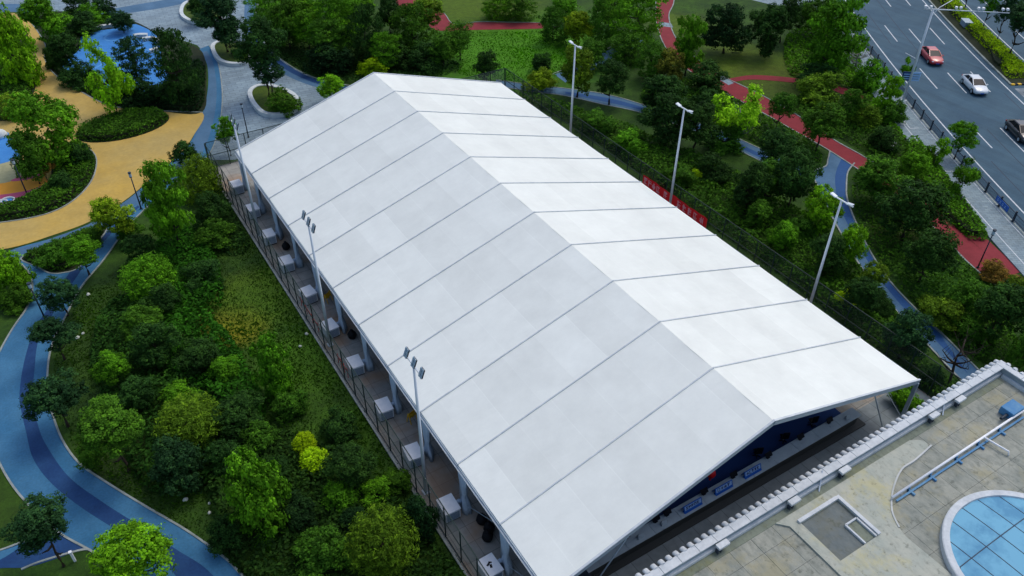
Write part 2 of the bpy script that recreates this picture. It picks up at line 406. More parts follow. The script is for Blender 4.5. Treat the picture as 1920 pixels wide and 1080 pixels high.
# ------------------------------------------------------------------ ground
def ground_material(blobs):
    Mg = mat('grass_ground', S(30, 50, 14), 0.95)
    n = Mg.node_tree.nodes; l = Mg.node_tree.links; b = n['Principled BSDF']
    geo = n.new('ShaderNodeNewGeometry')
    def noise(scale, det=6):
        t = n.new('ShaderNodeTexNoise'); t.inputs['Scale'].default_value = scale; t.inputs['Detail'].default_value = det
        t.inputs['Roughness'].default_value = 0.7; l.new(geo.outputs['Position'], t.inputs['Vector']); return t.outputs['Fac']
    r = n.new('ShaderNodeValToRGB'); l.new(noise(0.16), r.inputs['Fac'])
    e = r.color_ramp.elements; e[0].position = 0.36; e[0].color = S(26, 54, 12); e[1].position = 0.66; e[1].color = S(54, 86, 16)
    out = r.outputs['Color']; warp = noise(0.35)
    for (x, y), rad, c, amt in blobs:
        sb = n.new('ShaderNodeVectorMath'); sb.operation = 'DISTANCE'; sb.inputs[1].default_value = (x, y, 0)
        l.new(geo.outputs['Position'], sb.inputs[0])
        wv = n.new('ShaderNodeMath'); wv.operation = 'MULTIPLY_ADD'; wv.inputs[1].default_value = rad*1.1; l.new(warp, wv.inputs[0])
        l.new(sb.outputs['Value'], wv.inputs[2])
        mr = n.new('ShaderNodeMapRange'); mr.inputs['From Min'].default_value = rad*1.75; mr.inputs['From Max'].default_value = rad*1.05
        mr.inputs['To Max'].default_value = amt; l.new(wv.outputs[0], mr.inputs['Value'])
        mx = n.new('ShaderNodeMix'); mx.data_type = 'RGBA'; l.new(mr.outputs['Result'], mx.inputs['Factor'])
        l.new(out, mx.inputs['A']); mx.inputs['B'].default_value = c; out = mx.outputs['Result']
    for s_, amt in ((1.3, 0.28), (7.0, 0.3)):
        mr = n.new('ShaderNodeMapRange'); mr.inputs['From Min'].default_value = 0.3; mr.inputs['From Max'].default_value = 0.7
        mr.inputs['To Min'].default_value = 1-amt; mr.inputs['To Max'].default_value = 1+amt; l.new(noise(s_, 4), mr.inputs['Value'])
        mx = n.new('ShaderNodeMix'); mx.data_type = 'RGBA'; mx.blend_type = 'MULTIPLY'; mx.inputs['Factor'].default_value = 1
        l.new(out, mx.inputs['A']); l.new(mr.outputs['Result'], mx.inputs['B']); out = mx.outputs['Result']
    l.new(out, b.inputs['Base Color'])
    bp = n.new('ShaderNodeBump'); bp.inputs['Strength'].default_value = 0.6; bp.inputs['Distance'].default_value = 0.08
    l.new(noise(5.0, 5), bp.inputs['Height']); l.new(bp.outputs['Normal'], b.inputs['Normal'])
    return Mg
LAWN = S(66, 122, 4); OLIVE = S(88, 110, 16); STRAW = S(134, 126, 22)
M['ground'] = ground_material([
    ((26.07, 70.42), 13.0, LAWN, 0.95), ((35.97, 72.2), 9.0, LAWN, 0.7), ((30.97, 87.54), 10.0, S(76, 100, 10), 0.8), ((15.26, 75.86), 7.0, LAWN, 0.5),
    ((49.39, 51.33), 7.0, OLIVE, 0.8), ((51.51, 66.43), 5.0, OLIVE, 0.6), ((48.76, 45.99), 6.0, S(70, 84, 20), 0.7), ((52.45, 32.67), 5.0, S(58, 82, 20), 0.6),
    ((-22, 34.47), 2.6, STRAW, 0.8), ((-20.04, 37.22), 4.5, OLIVE, 0.5), ((-19.31, 27.8), 4.4, S(64, 104, 14), 0.7), ((-18.9, 36.53), 4.0, S(60, 96, 16), 0.6), ((-18.7, 19.89), 3.4, S(56, 92, 14), 0.6),
    ((-33.06, 38.98), 5.0, S(38, 64, 14), 0.7), ((-33.41, 24.5), 4.0, S(38, 58, 16), 0.7), ((-39.55, 23.85), 4.5, S(46, 72, 12), 0.7),
    ((32.18, 8.87), 4.0, S(48, 98, 20), 0.8), ((4.3, 80.4), 8.0, S(50, 76, 16), 0.6), ((34.9, 14.79), 4.0, S(60, 70, 24), 0.5)])
sheet('ground', [(-500, -400), (600, -400), (600, 700), (-500, 700)], 0.0, 'ground')

# ------------------------------------------------------------------ road beyond the park
_c = np.polyfit([11.23, 17.71, 24.7, 35.77, 39.79, 53.61], [47.7, 51.49, 55.6, 62.73, 65.35, 74.99], 2)     # the outer edge line, a gentle bend
_f = lambda y: float(np.polyval(_c, min(max(y, 2.0), 60.0)) + (y-min(max(y, 2.0), 60.0))*np.polyval(np.polyder(_c), min(max(y, 2.0), 60.0)))
WL = [(_f(y), y) for y in np.arange(-40.0, 122.0, 1.5)]
def along(pts, s0, s1, step=1.0):
    """the stretch of a polyline from arc length s0 to s1"""
    P = [Vector(p) for p in pts]; L = [0]
    for a, b in zip(P, P[1:]): L.append(L[-1]+(b-a).length)
    def at(s):
        for i in range(len(P)-1):
            if s <= L[i+1]: return P[i].lerp(P[i+1], (s-L[i])/max(L[i+1]-L[i], 1e-6))
        return P[-1]
    n = max(1, int((s1-s0)/step)); return [tuple(at(s0+(s1-s0)*k/n)) for k in range(n+1)]
def s_of(pt, line):
    P = [Vector(p) for p in line]; best = (1e9, 0); L = 0
    for a, b in zip(P, P[1:]):
        t = max(0, min(1, (Vector(pt)-a).dot(b-a)/max((b-a).length_squared, 1e-9))); q = a.lerp(b, t)
        dd = (q-Vector(pt)).length
        if dd < best[0]: best = (dd, L+t*(b-a).length)
        L += (b-a).length
    return best[1]
def lane(d): return offset_line(WL, d)
def strip(name, d0, d1, z, m, **k):
    return ribbon(name, lane((d0+d1)/2), abs(d1-d0), z, m, **k)
road = strip('road', -1.95, 34.0, 0.012, 'asphalt')
strip('sidewalk', -5.5, -2.1, 0.12, 'sidewalk', h=0.13)
strip('kerb', -2.1, -1.9, 0.13, 'kerb', h=0.14)
def paint(name, pts, wd): return ribbon(name, pts, wd, 0.017, 'marking', parent=road, kind=None)
paint('edge_line', lane(0.0), 0.16)
paint('edge_line', lane(11.9), 0.16)
paint('edge_line', lane(17.9), 0.16)
for d_, ref in ((3.15, (73.26, 45.8)), (6.25, (75.05, 43.2)), (9.35, (77.89, 41.93)), (21.2, (86.0, 36.0)), (24.4, (88.0, 35.0))):
    ln = lane(d_); s0 = s_of(ref, ln)
    for k in range(-4, 6):
        a = s0 + 15*k
        if a > 2: paint('lane_dash', along(ln, a, a+6), 0.15)
# old tar seams in the carriageway
M['tar'] = mat('tar_seam', S(40, 58, 74), 0.7)
for d_, a, b in ((1.7, 52, 68), (4.6, 40, 75), (7.6, 44, 70), (4.9, 96, 120), (10.9, 60, 84), (2.0, 100, 118)):
    ribbon('tar_seam', along(lane(d_), a, b), 0.10, 0.0155, 'tar', parent=road, kind=None)
# white lines and bay marks on the sidewalk
swm = [o for o in bpy.data.objects if o.name == 'sidewalk'][0]
ribbon('edge_line', along(lane(-4.55), 40, 200), 0.1, 0.125, 'marking', parent=swm, kind=None)
ribbon('edge_line', along(lane(-2.35), 40, 200), 0.08, 0.125, 'marking', parent=swm, kind=None)
for a in (66.0, 75.5, 84.0, 100.0):
    p0 = along(lane(-4.2), a, a+1, 1)[0]; p1 = along(lane(-3.2), a, a+1, 1)[0]
    ribbon('bay_mark', [p0, p1], 0.1, 0.126, 'marking', parent=swm, kind=None)
    ribbon('bay_mark', along(lane(-4.2), a, a+5.2), 0.1, 0.126, 'marking', parent=swm, kind=None)

# median with kerbs, it ends in a turning gap
MED_D0, MED_D1 = 12.75, 17.1
s_end = s_of((74.32, 30.48), lane(14.9))
med_line_l = along(lane(MED_D0), s_end-1.2, s_end+110); med_line_r = along(lane(MED_D1), s_end-1.0, s_end+110)
med = sheet('median', med_line_l + med_line_r[::-1], 0.14, 'soil', thick=0.14)
ribbon('kerb', med_line_l, 0.25, 0.16, 'kerb', h=0.15); ribbon('kerb', med_line_r, 0.25, 0.16, 'kerb', h=0.15)
a, b = Vector(med_line_l[0]), Vector(med_line_r[0])
for k in range(10):     # yellow and black striped nose of the median
    p = a.lerp(b, (k+0.5)/10); rz = math.atan2((b-a).y, (b-a).x)
    MB().box(p.x, p.y, 0.085, (b-a).length/10*0.98, 0.3, 0.17, rz).build('nose_block', 'yellow_paint' if k % 2 == 0 else 'black_rubber', med)
# chequered pavers in the gap of the median
M['checker'] = tile_mat('gap_pavers', S(150, 160, 164), S(60, 76, 88), S(110, 120, 126), 0.9, 0.45, 0.59)
s2_ = along(lane(12.75), s_end-12, s_end-2.2); s3_ = along(lane(17.1), s_end-12, s_end-2.0)
sheet('pavement', s2_ + s3_[::-1], 0.02, 'checker')

# ------------------------------------------------------------------ plaza, playground and paths west of the tent
plaza = sheet('plaza', [(-37.64, 148.89), (-24.81, 134.97), (-14.28, 135.01), (6.95, 122.41), (1.64, 107.72), (0.11, 100.83), (-1.71, 87.08), (-1.11, 80.48), (0.23, 75.53), (2.36, 72.07), (4.68, 69.26), (5.73, 66.9), (-3.51, 64.08), (-14.31, 60.71), (-16.95, 62.31), (-18.87, 63.46), (-16.09, 68.69), (-13.72, 74.14), (-11.22, 81.14), (-9.3, 89.57), (-9.43, 93.82), (-12.7, 100.87), (-15.65, 107.31), (-20.77, 115.31), (-26.71, 119.37), (-34.8, 122.94)], 0.008, 'plaza')
def band(name, left, right, z, m):
    return sheet(name, smooth(left)+smooth(right)[::-1], z, m)
# blue strips in the plaza
band('path', [(-21.06, 113.48), (-17.68, 111.96), (-13.42, 110.92), (-6.82, 111.15), (-1.31, 115.07)], [(-20.77, 115.31), (-17.26, 114.24), (-12.74, 114.15), (-5.98, 114.46), (-0.33, 118.59)], 0.014, 'blue_band')
band('path', [(-34.57, 126.13), (-30.43, 124.71), (-28.05, 123.29), (-26.59, 120.33)], [(-34.89, 121.74), (-30.81, 120.8), (-28.46, 119.65), (-26.99, 117.02)], 0.015, 'blue_band')
band('path', [(-1.16, 94.42), (-1.71, 87.08), (-1.11, 80.48), (0.23, 75.53), (2.36, 72.07), (5.12, 68.65)], [(-2.4, 92.9), (-2.65, 85.78), (-1.8, 79.55), (-0.28, 74.56), (1.95, 71.08), (4.63, 67.56)], 0.014, 'blue_dark')
band('path', [(-2.52, 92.52), (-2.65, 85.78), (-1.8, 79.55), (-0.28, 74.56), (1.95, 71.08), (4.63, 67.56)], [(-3.49, 91.78), (-3.52, 84.88), (-2.53, 78.67), (-0.84, 73.82), (1.61, 70.24), (4.27, 66.76)], 0.0145, 'blue_band')
kerb([(-1.16, 94.88), (-1.59, 87.43), (-1, 80.8), (0.34, 75.83), (2.48, 72.36), (5.24, 68.93)], top=0.06)
band('path', [(6, 116.65), (3.02, 106.89), (0.51, 100.59), (-1.16, 94.42)], [(3.79, 117.96), (1.36, 107.88), (-0.68, 101.3), (-2.67, 93.95)], 0.0142, 'blue_band')
kerb([(6.3, 116.47), (3.23, 106.77), (0.71, 100.47), (-0.78, 95.12)], top=0.08)
# the long blue band that rounds the playground and the path it becomes
right_edge = [(-24.33, 2.75), (-25.99, 6.18), (-27.31, 9.4), (-28.42, 12.26), (-29, 14.07), (-30.42, 17.12), (-32.25, 20.42), (-33.92, 23.54), (-35.13, 26.08), (-35.75, 28.61), (-35.98, 31.03), (-36, 33.74), (-35.62, 37.06), (-34.83, 40.06), (-33.43, 42.96), (-31.82, 46.13), (-29.42, 49.27), (-26.52, 53.57), (-23.98, 56.31), (-21.02, 59.13), (-17.93, 61.34), (-16, 63.72), (-14.17, 67.53), (-12.08, 73.14), (-10.21, 79.63), (-8.6, 87.13), (-8.07, 93.01)]
left_edge = [(-28.29, 3.24), (-29.9, 7.01), (-31.32, 10.17), (-32.88, 13.39), (-34.12, 15.95), (-35.67, 18.62), (-37.12, 21), (-38.28, 23.77), (-39.24, 26.79), (-39.85, 30.3), (-40.08, 35.31), (-39.43, 38.72), (-38.41, 41.17), (-37.31, 43.41), (-36.09, 45.53), (-35.38, 47.79), (-35.29, 50.58), (-36.04, 53.3), (-36.28, 55.04), (-32.73, 55.21), (-29.29, 55.98), (-25.52, 58.48), (-22.12, 61.86), (-18.92, 64.82), (-16.76, 67.94), (-14.25, 73.34), (-11.87, 79.75), (-10.01, 86.99), (-9.52, 92.39)]
sheet('path', smooth(right_edge)+smooth(left_edge)[::-1], 0.012, 'blue_light')
kerb(right_edge[:19], top=0.07); kerb(left_edge[:18], top=0.07)
kerb(right_edge[19:], wd=0.12, top=0.05); 
band('path', [(-28.99, 8.02), (-29.89, 13.16), (-31.31, 16.12), (-32.86, 19.07), (-34.49, 22.17), (-35.92, 25.27), (-36.75, 28.67), (-37.04, 31.09), (-36.98, 34.34), (-36.47, 37.58), (-35.83, 40.67), (-34.74, 42.99), (-33.36, 45.32), (-32.11, 47.51), (-29.88, 50.96), (-27.28, 54.03), (-24.84, 56.5), (-22.02, 59.13), (-19.05, 61.26), (-16.92, 63.88), (-14.98, 68.02), (-12.82, 73.59), (-10.88, 80.03), (-9.42, 86.64)],
     [(-30.74, 9.09), (-31.76, 14.3), (-32.55, 16.45), (-33.88, 19.01), (-35.72, 22.44), (-37.02, 25.44), (-37.73, 28.2), (-37.83, 31), (-37.87, 33.96), (-37.74, 35.43), (-37.23, 38.04), (-36.39, 41.01), (-35.52, 43.08), (-34.2, 45.18), (-32.57, 48.4), (-30.56, 51.18), (-28.16, 53.85), (-25.57, 56.28), (-22.84, 58.69), (-19.72, 61.16), (-17.82, 63.88), (-16.29, 67.08), (-13.51, 74.01), (-11.38, 80.34), (-10.12, 86.09)], 0.017, 'blue_dark')
# light repaint where the band shows one tone along the playground
band('path', [(-24.84, 56.5), (-22.02, 59.13), (-19.05, 61.26), (-16.92, 63.88), (-14.88, 67.96), (-12.71, 73.53), (-10.77, 79.97), (-9.31, 86.57), (-8.87, 91.16)], [(-25.34, 57.91), (-22.27, 61.21), (-19, 64.07), (-16.72, 67.63), (-14.2, 73.31), (-11.81, 79.71), (-10.18, 86.12), (-9.57, 91.17)], 0.021, 'blue_band')
band('path', [(-36.28, 55.04), (-34.55, 54.94), (-32.73, 55.21), (-29.29, 55.98), (-25.52, 58.48), (-24.15, 59.72)], [(-36.04, 53.3), (-34.74, 53.35), (-32.93, 53.77), (-29.54, 54.48), (-25.58, 56.73), (-24.23, 57.92)], 0.0225, 'blue_band')
# spur at the lower left
sheet('path', smooth([(-42.14, 20.74), (-40.5, 20.23), (-38.87, 19.4), (-36.12, 19.02), (-35.67, 18.62), (-37.12, 21), (-39.07, 21.4), (-40.38, 21.5), (-42.06, 21.93)][0:5])+smooth([(-37.07, 20.92), (-39.07, 21.4), (-40.38, 21.5), (-42.06, 21.93)]), 0.0165, 'blue_dark')
sheet('path', smooth([(-39.05, 21.3), (-40.44, 20.86), (-42.11, 21.21)])+smooth([(-42.06, 21.93), (-40.38, 21.5), (-39.1, 21.37)]), 0.021, 'blue_light')
kerb([(-42.05, 22.01), (-40.37, 21.58), (-39.06, 21.48), (-37.11, 21.08)], top=0.06); kerb([(-39.43, 19.49), (-38.28, 19.45), (-36.12, 19.02), (-35.63, 18.55)], top=0.06)
# bed between the band and the path
sheet('planting_bed', smooth([(-35.61, 53.31), (-32.9, 53.95), (-29.6, 54.72), (-28.27, 54.32), (-29.24, 52.51), (-31.4, 49.29), (-32.81, 49.08), (-33.83, 49.7), (-34.57, 51.22)], True), 0.03, 'soil', thick=0.03)
kerb([(-35.61, 53.31), (-32.9, 53.95), (-29.6, 54.72), (-28.27, 54.32), (-29.24, 52.51), (-31.4, 49.29), (-32.81, 49.08), (-33.83, 49.7), (-34.57, 51.22)], closed=True, top=0.05)
# yellow playground surface
yellow = sheet('playground_surface', smooth([(-40.04, 127.33), (-30.81, 120.8), (-28.63, 118.75), (-27.43, 113.4), (-26.93, 104.1), (-27.65, 99.16), (-27.28, 93.54), (-25.38, 86.65), (-22.87, 80.45), (-18.37, 76.29), (-14.25, 73.34), (-16.69, 68.18), (-18.86, 65.05), (-22.1, 61.97), (-25.48, 58.68), (-29.22, 56.36), (-32.66, 55.67), (-36.24, 55.49), (-40.4, 56.78), (-43.6, 59.48)], True), 0.027, 'yellow')
kerb([(-28.6, 118.98), (-27.41, 113.63), (-26.9, 104.3), (-27.62, 99.35), (-27.25, 93.71), (-25.36, 86.81), (-22.85, 80.6), (-18.33, 76.43), (-14.21, 73.47)], top=0.06, wd=0.12)
# bed with the blue play corner
sheet('planting_bed', smooth([(-28.63, 118.75), (-27.43, 113.4), (-26.93, 104.1), (-27.65, 99.16), (-27.28, 93.54), (-25.38, 86.65), (-22.87, 80.45), (-18.37, 76.29), (-14.32, 73.54), (-11.83, 80.61), (-9.78, 88.84), (-9.82, 93.42), (-12.79, 100.47), (-14.91, 107.35), (-18.34, 112.35), (-23.43, 116.91)], True), 0.035, 'soil')
sheet('play_corner', smooth([(-25.85, 96.5), (-23.14, 100.56), (-21.87, 105.9), (-17.82, 105.77), (-15.48, 106.73), (-13.66, 102.36), (-13.51, 97.35), (-14.95, 89.96), (-15.43, 84.57), (-18.89, 82.74), (-20.3, 84.29), (-23.4, 87.56), (-23.11, 90.66), (-25.41, 93.54)], True), 0.05, 'blue_bright')
for c_, r_ in (((-22.98, 94.39), 1.5), ((-21.72, 96.41), 1.1), ((-18.38, 102.47), 1.3), ((-14.69, 96.76), 1.6)):
    ring = [(c_[0]+math.cos(t*math.pi/12)*r_, c_[1]+math.sin(t*math.pi/12)*r_) for t in range(25)]
    ribbon('painted_ring', ring, 0.28, 0.055, 'blue_pale', parent=bpy.data.objects['play_corner'], kind=None)
# west beds and the second play corner
sheet('planting_bed', smooth([(-40.93, 121.71), (-29.51, 113.23), (-28.97, 100.76), (-29.7, 91.35), (-30.74, 87.16), (-30.42, 84.19), (-32.84, 82.67), (-42.12, 88.88)], True), 0.033, 'soil')
sheet('play_corner', smooth([(-39.33, 81.56), (-34.82, 79.13), (-33.51, 77.48), (-33.21, 74.53), (-33.78, 72.21), (-35.51, 71.97), (-39.88, 72.36)], True), 0.036, 'blue_bright')
sheet('sand_pit', smooth([(-39.85, 72.96), (-35.47, 72.46), (-33.75, 72.46), (-33.14, 69.78), (-33.73, 68.15), (-35.89, 68.01), (-40.04, 69.8)], True), 0.041, 'sand')
sheet('play_corner', smooth([(-40.02, 70.03), (-35.88, 68.12), (-33.72, 68.26), (-32.21, 67.97), (-31.77, 65.64), (-33.37, 64.6), (-36.17, 65.15), (-40.18, 67.35)], True), 0.045, 'orange')
sheet('play_corner', smooth([(-40.17, 67.57), (-36.11, 65.8), (-33.29, 65.25), (-31.64, 65.91), (-31.94, 64.43), (-34.51, 63.02), (-40.3, 65.42)], True), 0.049, 'pink')
sheet('play_corner', smooth([(-34.91, 68.13), (-33.56, 68.78), (-32.55, 68.92), (-31.98, 67.83), (-33.51, 67.53)], True), 0.053, 'pink')
sheet('planting_bed', smooth([(-30.34, 72.39), (-27.57, 73.05), (-26.66, 69.49), (-27.14, 66.15), (-28.44, 63.02), (-30.54, 60.62), (-33.04, 59.73), (-36.62, 60.42), (-40.5, 62.05), (-40.3, 65.42), (-35.39, 63.55), (-32.89, 64.55), (-31.47, 66.05)], True), 0.057, 'soil', thick=0.05)
kerb([(-27.57, 73.05), (-26.66, 69.49), (-27.14, 66.15), (-28.44, 63.02), (-30.54, 60.62), (-33.04, 59.73), (-36.62, 60.42), (-40.5, 62.05)], top=0.08, wd=0.12)
sheet('planting_bed', [(-22.77+5.0*math.cos(t*math.pi/18), 74.63+3.3*math.sin(t*math.pi/18)) for t in range(36)], 0.06, 'soil', thick=0.05)

# ------------------------------------------------------------------ paved court the tent stands on
sheet('court', [(-17.1, -2.0), (18.8, -2.0), (18.8, 60.3), (-17.1, 60.3)], 0.05, 'court', thick=0.05)
sheet('tent_floor', [(-11.9, 2.3), (11.9, 2.3), (11.9, 52), (-11.9, 52)], 0.056, 'navy')
M['apron'] = tile_mat('apron_pavers', S(132, 142, 146), S(118, 130, 136), S(94, 104, 110), 1.2, 1.2, 0.0, msize=0.02, offset=0.0)
sheet('pavement', [(-15.2, -1.9), (18.6, -1.9), (18.6, 2.25), (-15.2, 2.25)], 0.054, 'apron')
ribbon('kerb', [(-17.2, -3), (-17.2, 60.4)], 0.14, 0.13, 'kerb', h=0.14)

# ------------------------------------------------------------------ paths east of the tent
M['blue_slate'] = mat('slate_blue_rubber', S(34, 76, 128), 0.85, S(42, 84, 134), 0.4, fine=(5, 0.07))
bl = [(19.5, 63.58), (22.66, 59.87), (25.53, 57.07), (28.94, 52.93), (31, 48.33), (32.87, 42.91), (34.23, 39.06), (34.91, 34.76), (35.48, 30.62), (36.04, 27.44)]
br = [(18.54, 61.98), (21.67, 58.34), (24.34, 55.36), (26.83, 51.17), (29.5, 46.97), (31.3, 41.57), (32.5, 37.63), (32.97, 33.2), (33.42, 29.02), (33.76, 25.37)]
band('path', bl, br, 0.012, 'blue_band')
band('path', [(25.02, 56.33), (28.41, 52.23), (30.56, 47.79), (32.34, 42.3), (33.61, 38.41), (34.14, 33.98), (34.64, 29.82), (34.97, 26.47)], [(24.68, 55.84), (27.34, 51.86), (29.96, 47.34), (31.75, 41.9), (32.94, 37.94), (33.49, 33.56), (33.92, 29.35), (34.24, 25.81)], 0.018, 'blue_slate')
kerb(bl, top=0.06, wd=0.12); kerb(br, top=0.06, wd=0.12)
band('path', [(26.68, 61.12), (32.6, 62.41), (38.29, 64.16), (43.75, 65.26)], [(26.49, 58.46), (31.51, 59.73), (37.58, 62.06), (42.94, 63.09)], 0.0165, 'blue_band')
kerb([(26.45, 61.26), (32.68, 62.76), (39.27, 64.86), (44.24, 65.87)], top=0.1)
# junction and the path down to the building
er = [(41.36, 26.27), (39.37, 25.42), (37.28, 23.85), (34.88, 21.67), (31.77, 17.7), (29.42, 14.2), (27.58, 10.79), (26.42, 7.5), (25.49, 4.06), (24.38, 0.49), (23.2, -3.3), (21.85, -7.67)]
el = [(41.12, 29.36), (39.47, 28.2), (38.23, 27.39), (36.06, 27.17), (34.25, 24.84), (31.59, 20.99), (29.7, 17.94), (27.72, 14.67), (26.1, 11.27), (24.64, 7.63), (23.43, 4), (22.22, 0.34), (20.79, -3.63), (19.29, -7.7)]
sheet('path', smooth(er)+smooth(el)[::-1], 0.0155, 'blue_band')
band('path', [(41.57, 28), (37.55, 25.52), (33.8, 21.86), (31.09, 18.12), (28.72, 14.44), (26.91, 11.03), (25.51, 7.57), (24.43, 3.97), (23.27, 0.36)], [(41.63, 26.64), (39.11, 25.2), (36.82, 23.52), (34.83, 21.69), (31.74, 17.93), (29.39, 14.41), (27.6, 11.14), (26.39, 7.84), (25.27, 4.19)], 0.021, 'blue_slate')
kerb(er, top=0.08, wd=0.14); kerb(el, top=0.08, wd=0.14)
# red walking track
rl = [(65.07, 87.89), (55.26, 75.74), (49.55, 68.82), (44.71, 61.16), (42.52, 55.46), (41.74, 50.21), (41.48, 45.73), (41.53, 39.73), (41.35, 34.62), (41.19, 29.86), (40.73, 25.88), (40.08, 21.31), (38.84, 16.6), (37.63, 13.13), (35.94, 9.3), (35.08, 6.24), (34.45, 2.46), (33.36, -2.19)]
rr = [(67.7, 86.33), (57.65, 74.31), (52.53, 69.51), (47.96, 62.74), (45.88, 57.08), (44.63, 50.71), (44.79, 45.49), (44.79, 40.36), (44.29, 34.95), (43.5, 30.71), (43.34, 26.94), (42.76, 22.12), (41.22, 16.92), (39.91, 13.29), (38.64, 9.55), (38.02, 5.86), (38.08, 1.87), (37.43, -2.47)]
band('path', rl, rr, 0.024, 'red_path')
kerb(rl, top=0.07, wd=0.14); kerb(rr[:13], top=0.07, wd=0.14)
sheet('path', [(39.63, 12.53), (40.5, 10.58), (40.59, 10.33), (38.67, 5.82), (37.71, 5.96), (38.64, 9.55)], 0.0285, 'red_path')
sheet('path', [(49.68, 68.5), (50.86, 67.06), (50.04, 65.64), (48.81, 67.09)], 0.029, 'plaza')
sheet('path', [(44.69, 50.68), (44.72, 49.16), (44.41, 47.51), (43.41, 47.39), (43.58, 49.1)], 0.029, 'plaza')
band('path', [(43.08, 49.04), (47.38, 48.31), (49.7, 46.91), (52.47, 44.13), (54.7, 40.96), (55.7, 36.48)], [(42.61, 47.87), (46.46, 47.37), (48.65, 45.87), (51.39, 43.13), (53.21, 40.07), (53.77, 35.28)], 0.0285, 'red_path')
sheet('path', smooth([(25.23, 108.33), (20.95, 96.2), (20.51, 90.66), (22.08, 87.7), (20.58, 83.74), (21.38, 81.39), (26.08, 79.04), (30.06, 76.89), (34.03, 74.98), (35.05, 76.52), (31.34, 78.97), (27.5, 81.51), (23.95, 82.67), (24.49, 86.27), (25.68, 91.23), (30.88, 104.98)], True), 0.024, 'red_path')
kerb([(35.16, 76.69), (31.45, 79.15), (27.61, 81.69), (24.05, 82.85), (24.59, 86.46), (25.78, 91.43), (30.88, 104.98)], top=0.06, wd=0.1)
sheet('pavement', [(76.84, 80.9), (67.38, 69.89), (69.05, 64.81), (73.02, 61.91), (78.29, 64.79), (88.49, 73.98)], 0.013, 'sidewalk')
# narrow park strip between track and sidewalk

# ------------------------------------------------------------------ the tent
HW, EH, RH, BAY, NB = 15.07, 4.0, 8.62, 5.0, 11
tent = empty('event_tent', (0, 0, 0.05))
tag(tent, 'huge white gable roofed event tent of eleven bays standing on the paved court', 'tent')
SL = math.atan2(RH-EH, HW); SLEN = math.hypot(HW, RH-EH)
def panel_mesh(side):
    """one bay of roof fabric: local x runs down the slope from ridge to eave, y along the tent; it sags a little"""
    nx, ny = 24, 8; V = []; F = []
    L, Wd = SLEN+0.02, BAY-0.06
    for i in range(nx+1):
        for j in range(ny+1):
            u, v = i/nx, j/ny
            sag = -0.07*math.sin(math.pi*v)*(0.6+0.4*math.sin(math.pi*u)) + 0.012*math.sin(9*u+7*v)*math.sin(math.pi*v)
            V.append((u*L, (v-0.5)*Wd, sag))
    for i in range(nx):
        for j in range(ny):
            a = i*(ny+1)+j; F.append((a, a+ny+1, a+ny+2, a+1))
    # the fabric folds down over the eave by a hand's width (own vertices: a crisp fold)
    base = len(V)
    for j in range(ny+1):
        x, y, z = V[nx*(ny+1)+j]; V.append((x, y, z)); V.append((x+0.03, y, z-0.16))
    for j in range(ny): F.append((base+2*j, base+2*j+1, base+2*j+3, base+2*j+2))
    me = bpy.data.meshes.new('roof_panel'); me.from_pydata(V, [], F); me.materials.append(M['fabric'])
    me.polygons.foreach_set('use_smooth', [True]*len(me.polygons)); me.update(); return me
pm = panel_mesh(0)
for k in range(NB):
    for s in (1, -1):
        o = link('roof_panel', pm, tent, (0, (k+0.5)*BAY, RH-0.05), (0, SL, 0) if s > 0 else (0, SL, math.pi))
        if s < 0: o.rotation_euler = Matrix.Rotation(math.pi, 3, 'Z').to_euler(); o.rotation_mode = 'XYZ'; o.rotation_euler = (Matrix.Rotation(math.pi, 3, 'Z') @ Matrix.Rotation(SL, 3, 'Y')).to_euler()
for k in range(NB+1):
    y = k*BAY
    for s in (1, -1):
        wd = 0.075 if 0 < k < NB else 0.13
        MB().beam((s*0.0, y, RH-0.02), (s*(HW+0.05), y, EH-0.02), wd, 0.06, (0, 0, 1)).build('keder_rail', 'rail', tent)
        MB().beam((s*0.05, y, RH-0.25), (s*HW, y, EH-0.22), 0.12, 0.26).build('rafter', 'alu', tent)
        MB().box(s*(HW-0.12), y, EH/2-0.12, 0.14, 0.24, EH-0.24).build('post', 'alu', tent)
        MB().box(s*(HW-0.12), y, 0.015, 0.5, 0.5, 0.03).build('base_plate', 'alu', tent)
MB().beam((0, 0, RH-0.32), (0, NB*BAY, RH-0.32), 0.14, 0.14).build('ridge_purlin', 'alu', tent)
for s in (1, -1):
    MB().beam((s*(HW+0.02), 0, EH-0.20), (s*(HW+0.02), NB*BAY, EH-0.20), 0.14, 0.12).build('eave_beam', 'alu', tent)
    MB().beam((s*(HW+0.14), 0, EH-0.30), (s*(HW+0.14), NB*BAY, EH-0.30), 0.10, 0.06).build('gutter', 'rail', tent)
    for i in (5.0, 10.0):
        z = RH-0.3-(RH-EH)*i/HW
        MB().beam((s*i, 0, z), (s*i, NB*BAY, z), 0.08, 0.10).build('purlin', 'alu', tent)
# gable uprights and bracing cable of the near end
for x in (-10.0, -5.0, 5.0, 10.0):
    z = RH-0.35-(RH-EH)*abs(x)/HW
    if abs(x) > 6: MB().tube([(x*1.0, 0.0, z), (x*1.32, 0.1, 0.0)], 0.045, 8).build('gable_upright', 'alu', tent)
MB().tube([(1.6, 1.6, 7.6), (-0.6, 0.3, 7.9)], 0.05, 6).build('bracing_rod', 'cloth', tent)
for a, b in (((15, 0, 0.2), (15, 5, 3.6)), ((15, 5, 0.2), (15, 0, 3.6)), ((-15, 5, 0.2), (-15, 0, 3.6)), ((-15, 5, 3.6), (-15, 10, 0.2))):
    MB().tube([a, b], 0.025, 5).build('bracing_rod', 'alu', tent)
